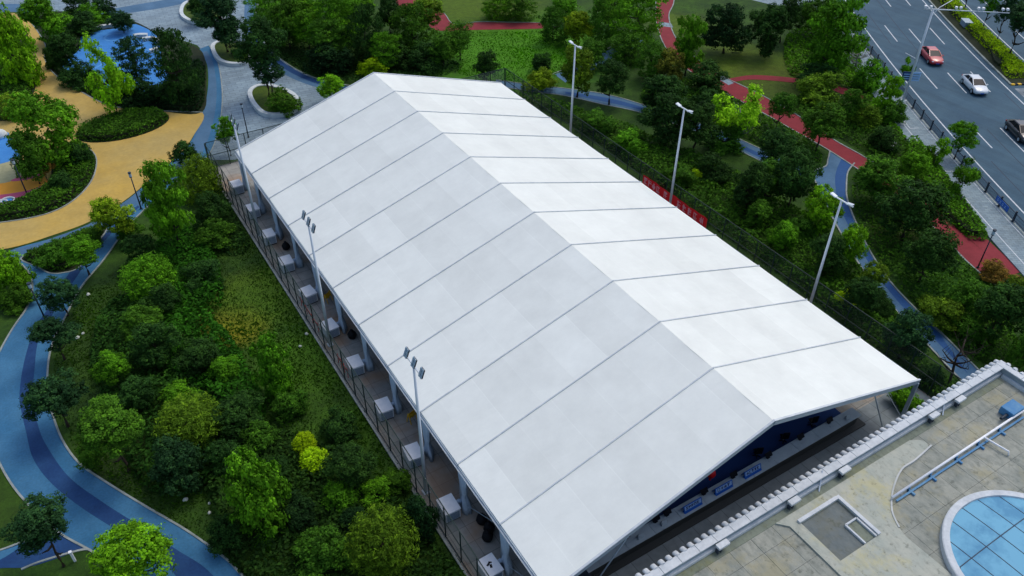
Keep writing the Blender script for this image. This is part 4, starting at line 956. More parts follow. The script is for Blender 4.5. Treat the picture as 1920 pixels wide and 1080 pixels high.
# ------------------------------------------------------------------ cars
def car(loc, rz, paint_c, lb, hood=None):
    t = empty('car', (loc[0], loc[1], 0.017), rz); tag(t, lb, 'car')
    Mp = bpy.data.materials.new('car_paint'); Mp.use_nodes = True; b = Mp.node_tree.nodes['Principled BSDF']
    b.inputs['Base Color'].default_value = paint_c; b.inputs['Roughness'].default_value = 0.3; b.inputs['Coat Weight'].default_value = 0.6; b.inputs['Coat Roughness'].default_value = 0.08
    nz = Mp.node_tree.nodes.new('ShaderNodeTexNoise'); nz.inputs['Scale'].default_value = 3
    mr = Mp.node_tree.nodes.new('ShaderNodeMapRange'); mr.inputs['To Min'].default_value = 0.25; mr.inputs['To Max'].default_value = 0.42
    Mp.node_tree.links.new(nz.outputs['Fac'], mr.inputs['Value']); Mp.node_tree.links.new(mr.outputs['Result'], b.inputs['Roughness'])
    # body: stations along x, nose at +x
    st = [(-2.30, .62, .42, .78), (-2.22, .78, .30, .92), (-1.7, .88, .24, 1.0), (-0.9, .91, .22, .98), (0.3, .92, .22, .96), (1.1, .91, .22, .93), (1.7, .88, .24, .82), (2.15, .78, .28, .68), (2.30, .60, .38, .58)]
    rings = []
    for x, hw, zb, zt in st:
        zm = zb+(zt-zb)*0.55
        rings.append([(x, -hw*.9, zb), (x, -hw, zb+.12), (x, -hw, zm), (x, -hw*.93, zt-.05), (x, -hw*.78, zt), (x, 0, zt+.02), (x, hw*.78, zt), (x, hw*.93, zt-.05), (x, hw, zm), (x, hw, zb+.12), (x, hw*.9, zb)])
    body = MB().loft(rings).build('body', Mp, t, True)
    # cabin: glass lower loft plus painted roof
    cab = [(-1.75, .74, .95), (-1.0, .60, 1.38), (0.15, .60, 1.42), (1.15, .76, .93)]
    g = MB().loft([[(-1.78, -.76, .92), (-1.78, .76, .92), (1.18, .78, .90), (1.18, -.78, .90)], [(-1.05, -.60, 1.36), (-1.05, .60, 1.36), (0.18, .60, 1.39), (0.18, -.60, 1.39)]])
    g.build('windows', 'screen', t)
    r = MB().loft([[(-1.18, -.62, 1.34), (-1.18, .62, 1.34), (0.26, .62, 1.37), (0.26, -.62, 1.37)], [(-1.0, -.54, 1.43), (-1.0, .54, 1.43), (0.1, .54, 1.45), (0.1, -.54, 1.45)]])
    r.build('roof', Mp, t, bevel=0.02)
    for s in (1, -1):
        p = MB(); p.beam((0.2, s*.605, 1.38), (1.16, s*.775, .93), 0.07, 0.06); p.beam((-0.45, s*.615, 1.37), (-0.42, s*.775, .94), 0.06, 0.07); p.beam((-1.05, s*.605, 1.36), (-1.76, s*.765, .94), 0.1, 0.08)
        p.build('pillar', Mp, t)
        MB().box(0.95, s*.98, .98, .18, .16, .12).build('mirror', Mp, t, bevel=0.02)
        MB().box(2.12, s*.62, .62, .22, .26, .10).build('headlight', 'lamp_glass', t, bevel=0.02)
        MB().box(-2.2, s*.62, .80, .12, .30, .12).build('taillight', 'red_plastic', t)
        for x in (1.42, -1.42):
            w_ = MB().tube([(x, s*.74, .33), (x, s*.94, .33)], .33, 18).build('wheel', 'black_rubber', t)
            MB().tube([(x, s*.93, .33), (x, s*.955, .33)], .2, 12).build('rim', 'alu', w_)
    MB().box(2.28, 0, .40, .06, .42, .11).build('plate', 'sign_blue', t); MB().box(2.27, 0, .30, .05, 1.0, .08).build('grille', 'screen', t)
    return t
hd = math.atan2(-0.82, -0.575)
car((71.8, 39.45), hd+0.02, S(178, 34, 44), 'red sedan on the wide road, farther of the cars')
car((68.68, 31.03), hd+0.03, S(205, 214, 220), 'white sedan on the wide road behind the red one')
car((62.06, 20.79), hd+0.05, S(16, 20, 28), 'black car at the right edge of the picture on the wide road')

# ------------------------------------------------------------------ guard rail beside the sidewalk
gl = lane(-2.0)
gr = empty('guard_rail', (*along(gl, 40, 41)[0], 0.12)); tag(gr, 'dark metal guard rail of posts and bars between sidewalk and road', 'railing')
ox, oy = gr.location.x, gr.location.y
sA, sB = 46.0, 128.0
npost = int((sB-sA)/2.6); gp = along(gl, sA, sB, (sB-sA)/npost)
pst = MB().box(0, 0, 0.55, 0.13, 0.13, 1.1).box(0, 0, 0.03, 0.34, 0.22, 0.06).box(0, 0, 1.12, 0.16, 0.16, 0.05).mesh('post', 'lamp_dark')
for i, p in enumerate(gp):
    link('post', pst, gr, (p[0]-ox, p[1]-oy, 0), (0, 0, 1.0))
for a, b in zip(gp, gp[1:]):
    pl = MB(); a = Vector(a)-Vector((ox, oy)); b = Vector(b)-Vector((ox, oy))
    for z in (0.25, 0.9): pl.beam((a.x, a.y, z), (b.x, b.y, z), 0.05, 0.06)
    for k in range(1, 16):
        q = a.lerp(b, k/16); pl.box(q.x, q.y, 0.575, 0.025, 0.025, 0.62)
    pl.build('rail_section', 'rail_dark', gr)
q = along(gl, s_of((46.41, 11.48), gl), s_of((46.41, 11.48), gl)+2.2, 2.2)
t = empty('blue_notice', (*q[0], 0.12)); tag(t, 'blue notice board hung on the guard rail near the right edge', 'sign')
d_ = Vector(q[-1])-Vector(q[0]); n_ = Vector((d_.y, -d_.x)).normalized()*-0.08
MB().beam((n_.x, n_.y, 0.58), (d_.x+n_.x, d_.y+n_.y, 0.58), 0.03, 0.55).build('board', 'sign_blue', t)
g = MB()
for k in range(4): 
    c = d_*(0.18+0.2*k); g.beam((c.x+n_.x*1.4, c.y+n_.y*1.4, 0.5), (c.x+d_.x*0.1+n_.x*1.4, c.y+d_.y*0.1+n_.y*1.4, 0.5), 0.02, 0.06); g.beam((c.x+n_.x*1.4, c.y+n_.y*1.4, 0.66), (c.x+d_.x*0.1+n_.x*1.4, c.y+d_.y*0.1+n_.y*1.4, 0.66), 0.02, 0.05)
g.build('lettering', 'sign_pale', t)

# ------------------------------------------------------------------ tall camera and lamp pole on the sidewalk
t = empty('camera_pole', (58.15, 33.2, 0.12)); tag(t, 'tall grey pole with long camera arm reaching over the road', 'pole')
dx, dy = 0.80, -0.60
MB().tube([(0, 0, 0), (0, 0, 11.0)], [0.17, 0.11], 12).build('pole', 'pole', t, True)
MB().box(0, 0, 0.04, 0.6, 0.6, 0.08).build('base_plate', 'pole', t)
arm = MB().tube([(-1.0*dx, -1.0*dy, 11.0), (0, 0, 11.02), (8.2*dx, 8.2*dy, 10.9)], [0.05, 0.07, 0.05], 8).build('arm', 'pole', t, True)
for s_ in (-0.9, -0.3, 2.4, 2.9, 4.8, 5.3, 7.4, 7.9):
    cmr = MB().box(s_*dx, s_*dy, 11.30, 0.34, 0.22, 0.2, 0.9).build('camera_head', 'cabinet', arm); MB().tube([(s_*dx, s_*dy, 11.0), (s_*dx, s_*dy, 11.22)], 0.025, 5).build('bracket', 'pole', arm)
lb_ = MB().tube([(0, 0, 10.2), (0.8*dx+.5, 0.8*dy+.5, 11.0), (2.6*dx+1.4, 2.6*dy+1.4, 11.7)], [0.05, 0.045, 0.04], 6).build('lamp_arm', 'pole', t, True)
MB().beam((2.4*dx+1.3, 2.4*dy+1.3, 11.66), (3.3*dx+1.8, 3.3*dy+1.8, 11.85), 0.24, 0.1).build('lamp_head', 'pole', lb_)
MB().tube([(0, 0, 5.2), (-0.5, 1.3, 5.6)], 0.035, 6).build('side_arm', 'pole', t)
for s_, m_, nm in ((-0.62, 'sign_navy', 'guide_sign'), (0.62, 'sign_pale', 'guide_sign')):
    M.setdefault('sign_navy', mat('sign_navy', S(24, 60, 110), 0.5))
    o = MB().box(s_*0.85*dx, s_*0.85*dy, 3.1, 1.0, 0.05, 1.1, math.atan2(dy, dx)).build(nm, m_, t)
    lt_ = MB()
    for k in range(3): lt_.box(s_*0.85*dx-0.035*0.6, s_*0.85*dy-0.035*0.8, 2.8+0.28*k, 0.7, 0.012, 0.1, math.atan2(dy, dx))
    lt_.build('lettering', 'sign_pale' if m_ == 'sign_navy' else 'louvre', o)

# ------------------------------------------------------------------ park lamps
def park_lamp(x, y, h, lb):
    t = empty('park_lamp', (x, y, 0.02)); tag(t, lb, 'lamp')
    MB().tube([(0, 0, 0), (0, 0, h-0.5)], [0.07, 0.045], 8).build('pole', 'lamp_dark', t, True)
    MB().tube([(0, 0, h-0.5), (0, 0, h)], 0.12, 10).build('lantern', 'lamp_dark', t)
    MB().tube([(0, 0, h-0.42), (0, 0, h-0.1)], 0.125, 10).build('lens', 'lamp_glass', t)
    MB().tube([(0, 0, h), (0, 0, h+0.05)], [0.17, 0.14], 10).build('cap', 'lamp_dark', t)
    MB().tube([(0, 0, 0), (0, 0, 0.12)], 0.12, 8).build('foot', 'lamp_dark', t)
for (x, y), lb in (((35.94, 8.2), 'slim dark park lamp on the edge of the red track by the sidewalk'), ((-33.79, 64.28), 'slim dark park lamp beside the orange and pink play ground'), ((-34.94, 42.73), 'dark park lamp half hidden by round trees on the blue path'),
                   ((-24.79, 56.03), 'dark park lamp left of the tall bright green tree'), ((-11.54, 64.79), 'slim black lamp on the plaza behind the far court corner')):
    park_lamp(x, y, 4.0, lb)

# ------------------------------------------------------------------ stone planters on the plaza
def planter(pts, lb, soil_z=0.35):
    c = np.mean(np.array(pts), axis=0); t = empty('stone_planter', (c[0], c[1], 0.01)); tag(t, lb, 'planter')
    P = [(x-c[0], y-c[1]) for x, y in smooth(pts, True, 8)]; P.append(P[0])
    a = offset_line(P, 0.26); b = offset_line(P, -0.26); n = len(P)
    mb = MB(); mb.add([(x, y, 0.45) for x, y in a]+[(x, y, 0.45) for x, y in b]+[(x, y, 0) for x, y in a]+[(x, y, 0) for x, y in b],
        [(i, i+1, n+i+1, n+i) for i in range(n-1)]+[(i, i+1, 2*n+i+1, 2*n+i) for i in range(n-1)]+[(n+i, n+i+1, 3*n+i+1, 3*n+i) for i in range(n-1)])
    mb.build('rim', 'white_stone', t)
    sh = sheet('soil', P[:-1], soil_z, 'planter_grass', parent=t); return t
M['planter_grass'] = mat('planter_grass', S(70, 90, 16), 0.95, S(44, 66, 16), 0.8, fine=(5, 0.25))
planter([(-7.94, 91.44), (-6.5, 92.72), (-4.76, 91.24), (-4.24, 87.55), (-5.32, 84.57), (-7.15, 84.49), (-8.41, 86.82)], 'white stone planter with three dark trees, in the middle of the plaza')
planter([(-7.82, 108.09), (-6.45, 110.4), (-3.7, 110.9), (-1.54, 108.53), (-3.7, 101.63), (-6.11, 100.65), (-7.82, 102.15), (-8.46, 104.96)], 'white stone planter at the top edge of the plaza')
planter([(-8.02, 75.17), (-6.68, 76.45), (-5.12, 75.51), (-3.83, 72.31), (-4.17, 69.19), (-5.99, 67.73), (-8.18, 68.74), (-8.56, 71.84)], 'white stone planter with dark tree nearest the tent')
# pale curved benches in the play corner
def bench(pts, lb):
    c = np.mean(np.array(pts), axis=0); t = empty('curved_bench', (c[0], c[1], 0.05)); tag(t, lb, 'bench')
    P = [(x-c[0], y-c[1]) for x, y in smooth(pts, False, 6)]
    for nm, wd, z, h in (('seat', 0.62, 0.45, 0.12), ('plinth', 0.45, 0.33, 0.33)):
        a = offset_line(P, wd/2); b = offset_line(P, -wd/2); n = len(P); mb = MB()
        mb.add([(x, y, z) for x, y in a]+[(x, y, z) for x, y in b]+[(x, y, z-h) for x, y in a]+[(x, y, z-h) for x, y in b],
            [(i, i+1, n+i+1, n+i) for i in range(n-1)]+[(i, i+1, 2*n+i+1, 2*n+i) for i in range(n-1)]+[(n+i, n+i+1, 3*n+i+1, 3*n+i) for i in range(n-1)]+[(0, n, 3*n, 2*n), (n-1, 2*n-1, 4*n-1, 3*n-1)])
        mb.build(nm, 'white_stone', t)
bench([(-21.6, 106.65), (-20.07, 106.65), (-18.32, 106.54), (-17.32, 106.17)], 'long low white bench on the back edge of the blue play corner')
bench([(-16.15, 100.69), (-15.44, 100.71), (-14.5, 100.14)], 'short white bench in the blue play corner between dark trees')
bench([(-15.4, 98.92), (-14.26, 98.67), (-13.6, 96.97), (-13.7, 95.32)], 'curved white bench right of the blue play corner')
bench([(-14.36, 94.87), (-14.89, 94.35), (-15.45, 94.28)], 'small curved white bench at the right rim of the blue play corner')
def ring_seat(x, y, r, lb):
    t = empty('ring_seat', (x, y, 0.05)); tag(t, lb, 'seat')
    mb = MB(); N = 24; rings = [[(math.cos(2*math.pi*k/N)*(r+0.1*math.cos(a)), math.sin(2*math.pi*k/N)*(r+0.1*math.cos(a)), 0.22+0.2*math.sin(a)) for a in [2*math.pi*i/8 for i in range(8)]] for k in range(N+1)]
    mb.loft(rings, False).build('ring', 'white_stone', t, True); MB().tube([(0, 0, 0), (0, 0, 0.3)], r-0.2, 16).build('cushion', 'blue_bright', t)
ring_seat(*(-36.24, 63.41), 0.7, 'white ring seat at the left edge below the pink ground')
ring_seat(*(-35.52, 63.63), 0.6, 'white ring seat right of another below the pink ground')
t = empty('play_dome', (*(-34.77, 79.1), 0.03)); tag(t, 'small white dome at the left edge beside the second blue play ground', 'play dome')
MB().loft([[(r*math.cos(a), r*math.sin(a), z) for a in [2*math.pi*i/16 for i in range(16)]] for r, z in ((0.8, 0), (0.75, 0.3), (0.55, 0.6), (0.25, 0.78))]).build('shell', 'white_stone', t, True)
MB().tube([(0, 0, 0), (0, 0, 0.08)], 0.9, 16).build('skirt', 'blue_pale', t)

# small marker post and utility lid
t = empty('marker_post', (*(-36.63, 18.44), 0.0)); tag(t, 'short white marker post in grass beside the lower left path', 'post')
MB().box(0, 0, 0.45, 0.14, 0.14, 0.9).build('shaft', 'cabinet', t, bevel=0.02); MB().box(0, 0, 0.93, 0.18, 0.18, 0.06).build('cap', 'cabinet', t)
t = empty('utility_box', (*(46.87, 26.06), 0.0)); tag(t, 'small white utility box among dark shrubs near the sidewalk', 'box')
MB().box(0, 0, 0.4, 0.9, 0.55, 0.8, 0.5).build('body', 'cabinet', t, bevel=0.02); MB().box(0, 0, 0.83, 1.0, 0.65, 0.06, 0.5).build('lid', 'cabinet', t)
t = empty('median_cabinet', (*(86.27, 44.37), 0.14)); tag(t, 'pale flat topped cabinet set in the bright median hedge', 'box')
MB().box(0, 0, 0.36, 1.7, 1.0, 0.72, 0.95).build('body', 'louvre', t, bevel=0.02); MB().box(0, 0, 0.76, 1.8, 1.1, 0.06, 0.95).build('lid', 'counter', t)

# ------------------------------------------------------------------ foliage prototypes (crown radius 1, crown centre at the origin)
def lobes(kind, rr):
    L = []
    if kind in 'RB':
        for k in range(17 if kind == 'R' else 14):
            a = k*2.4+rr.uniform(-.6, .6); e = rr.uniform(-.85, 1.0); q = math.sqrt(max(0.05, 1-min(abs(e), .97)**2))*rr.uniform(.45, .82)
            L.append((q*math.cos(a), q*math.sin(a), e*rr.uniform(.45, .75), rr.uniform(.2, .38), rr.uniform(.18, .32)))
        L.append((rr.uniform(-.1, .1), rr.uniform(-.1, .1), 0.0, .58, .5)); L.append((rr.uniform(-.3, .3), rr.uniform(-.3, .3), .2, .45, .42))
    elif kind == 'T':     # flat feathery tiers round a straight stem
        for i in range(7):
            z = -0.7+1.5*i/6; R_ = 0.95*math.sqrt(max(0.08, 1-((z+0.05)/0.98)**2))
            for k in range(8):
                a = k*0.785+i*0.6+rr.uniform(-.3, .3); q = R_*rr.uniform(.35, .95); L.append((q*math.cos(a), q*math.sin(a), z+rr.uniform(-.09, .09), rr.uniform(.2, .32), rr.uniform(.07, .11)))
            L.append((0, 0, z, .2, .12))
    elif kind == 'C':     # tall, built of leafy lumps
        for i in range(13):
            z = -0.9+1.8*i/12; R_ = 0.72*math.sqrt(max(0.1, 1-(z/1.05)**2)); a = i*2.4+rr.uniform(-.4, .4)
            L.append((R_*.7*math.cos(a), R_*.7*math.sin(a), z, rr.uniform(.3, .42), rr.uniform(.15, .22)))
        L.append((0, 0, 0, .3, .8))
    elif kind == 'O':     # young, open crown
        for k in range(11):
            a = rr.uniform(0, 6.283); e = rr.uniform(-.7, .9); q = rr.uniform(.35, .75)*math.sqrt(1-min(abs(e), .9)**2)
            L.append((q*math.cos(a), q*math.sin(a), e*.75, rr.uniform(.18, .32), rr.uniform(.16, .26)))
    elif kind == 'F':     # fine upright shoots
        L.append((0, 0, 0, .92, .92)); L.append((.2, .1, .2, .7, .75))
    elif kind == 'Y':     # clipped ball
        L.append((0, 0, 0, .93, .93))
    return L

def crown(kind, seed, n_leaf, leaf, clump):
    rr = random.Random(seed); L = lobes(kind, rr); C = np.array([[a, b, c] for a, b, c, _, _ in L]); Rh = np.array([d for *_, d, _ in L]); Rv = np.array([e for *_, e in L])
    wgt = Rh*Rh+Rh*Rv; wgt /= wgt.sum()
    nc = n_leaf//clump
    idx = npr.choice(len(L), nc*2, p=wgt); u = npr.normal(size=(nc*2, 3)); u /= np.linalg.norm(u, axis=1, keepdims=True)
    rad = npr.uniform(.62, 1.12, (nc*2, 1))
    P = C[idx] + u*rad*np.stack([Rh[idx], Rh[idx], Rv[idx]], 1)
    # drop clumps buried deep inside other lobes
    dmin = np.full(len(P), 9.)
    for k in range(len(L)):
        dd = np.sqrt((((P-C[k])/[Rh[k], Rh[k], Rv[k]])**2).sum(1)); dmin = np.minimum(dmin, dd)
    keep = dmin > .58; P = P[keep][:nc]; U = u[keep][:nc]; nc = len(P)
    P = P-np.array([0, 0, np.median(P[:, 2])*.5]); P[:, :2] *= .97/np.percentile(np.hypot(P[:, 0], P[:, 1]), 97); P[:, 2] *= .97/np.percentile(np.abs(P[:, 2]), 97)
    Pc = np.repeat(P, clump, 0); Uc = np.repeat(U, clump, 0)
    spread = {'R': .055, 'B': .06, 'T': .07, 'C': .06, 'O': .07, 'F': .04, 'Y': .045}[kind]
    sc_ = np.array([1, 1, .45 if kind == 'T' else .8])
    Pl = Pc + npr.normal(size=Pc.shape)*spread*sc_
    cen = np.array([0, 0, -.25]); out = Pl-cen; out /= np.linalg.norm(out, axis=1, keepdims=True)
    off = Pl-Pc; off /= np.maximum(np.linalg.norm(off, axis=1, keepdims=True), 1e-6)
    N = off*.75+Uc*.35+out*.2+np.array([0, 0, .3]) + npr.normal(size=Pl.shape)*.35
    if kind == 'F': N = out*0.9 + npr.normal(size=Pl.shape)*.6
    lv = npr.random(len(L))[idx][keep][:nc]; cv = np.repeat(.4*lv+.6*npr.random(nc), clump); v = .7*cv+.3*npr.random(len(Pl))
    size = leaf*npr.uniform(.7, 1.3, len(Pl))
    asp = .32 if kind == 'F' else (.42 if kind == 'T' else .6)
    return leaf_cloud('crown', Pl, N, size, v, asp)

PROTO = {'R': [crown('R', s, 11500, .045, 20) for s in range(6)], 'B': [crown('B', 20+s, 9500, .050, 18) for s in range(4)],
         'T': [crown('T', 40+s, 7500, .050, 14) for s in range(3)], 'C': [crown('C', 60+s, 11500, .050, 24) for s in range(3)],
         'O': [crown('O', 80+s, 4600, .056, 16) for s in range(3)], 'F': [crown('F', 100+s, 12000, .050, 7) for s in range(2)], 'Y': [crown('Y', 120, 6500, .055, 6)]}

def trunk_mesh(kind, seed, bark='bark'):
    """unit trunk: crown centre at z = 1 (scaled by its height), limbs spread within the crown radius 1"""
    rr = random.Random(seed); mb = MB()
    top = 1.0 if kind in 'RBFYO' else 1.25
    wob = [(rr.uniform(-.03, .03)*i, rr.uniform(-.03, .03)*i, top*i/6) for i in range(7)]; wob[0] = (0, 0, 0)
    r0 = .06 if kind != 'O' else .05
    mb.tube(wob, [r0*(1.25 if i == 0 else 1-.1*i) for i in range(7)], 7)
    for k in range(7 if kind != 'N' else 12):
        i = rr.randint(2, 5); a = k*2.4+rr.uniform(-.4, .4); b = Vector(wob[i]); ln = rr.uniform(.35, .6)
        e = b+Vector((math.cos(a)*ln, math.sin(a)*ln, rr.uniform(.05, .2))); md = b.lerp(e, .5)+Vector((0, 0, -.03))
        mb.tube([b, md, e], [r0*.5, r0*.35, r0*.15], 5)
        if kind in 'NO':
            for q in range(3):
                f = e if q == 0 else b.lerp(e, .4+.2*q); mb.tube([f, f+Vector((rr.uniform(-.35, .35), rr.uniform(-.35, .35), rr.uniform(.1, .35)))], [r0*.16, r0*.05], 4)
    return mb.mesh('trunk', bark, True)
TRUNK = {k: [trunk_mesh(k, 200+i) for i in range(2)] for k in 'RBTCOFY'}
TRUNK['N'] = [trunk_mesh('N', 300, 'pale_bark'), trunk_mesh('N', 301, 'bark')]
TRUNK['P'] = [trunk_mesh('O', 310, 'pale_bark')]

COL = {'dark': S(30, 56, 22), 'blue': S(28, 54, 30), 'mid': S(46, 80, 20), 'green': S(58, 100, 18), 'bright': S(76, 120, 18), 'lime': S(94, 138, 20),
       'olive': S(64, 90, 20), 'yellow': S(112, 142, 14), 'gold': S(82, 106, 18), 'rust': S(70, 76, 26), 'deep': S(20, 42, 20), 'orange': S(98, 78, 32)}
NAMES = {'R': ('broadleaf_tree', 'tree'), 'B': ('shrub', 'shrub'), 'T': ('tiered_tree', 'tree'), 'C': ('tall_tree', 'tree'), 'O': ('young_tree', 'tree'), 'F': ('fine_leaved_tree', 'tree'), 'Y': ('ball_shrub', 'shrub'), 'N': ('bare_tree', 'tree')}
def plant(kind, c, x, y, zc, rx, rz, label, z0=0.0, group=None, bark=None):
    nm, cat = NAMES[kind]; t = empty(nm, (x, y, z0), rnd.uniform(0, 6.28)); tag(t, label, cat, group)
    tk = rnd.choice(TRUNK[bark or kind]); r_ = max(rx, .55*zc)*0.75
    link('trunk', tk, t, (0, 0, 0), (0, 0, 0), (rx*.85, rx*.85, zc) if kind != 'N' else (rx*1.5, rx*1.5, zc*1.2))
    if kind != 'N':
        o = link('crown', rnd.choice(PROTO[kind]), t, (0, 0, zc), (rnd.uniform(-.08, .08), rnd.uniform(-.08, .08), rnd.uniform(0, 6.28)), (rx, rx, rz))
        b = COL[c]; k = rnd.uniform(1.4, 1.9); h = rnd.uniform(-.06, .06)
        o.color = (b[0]*k*(1+h), b[1]*k, b[2]*k*(1-h), 1)
    return t

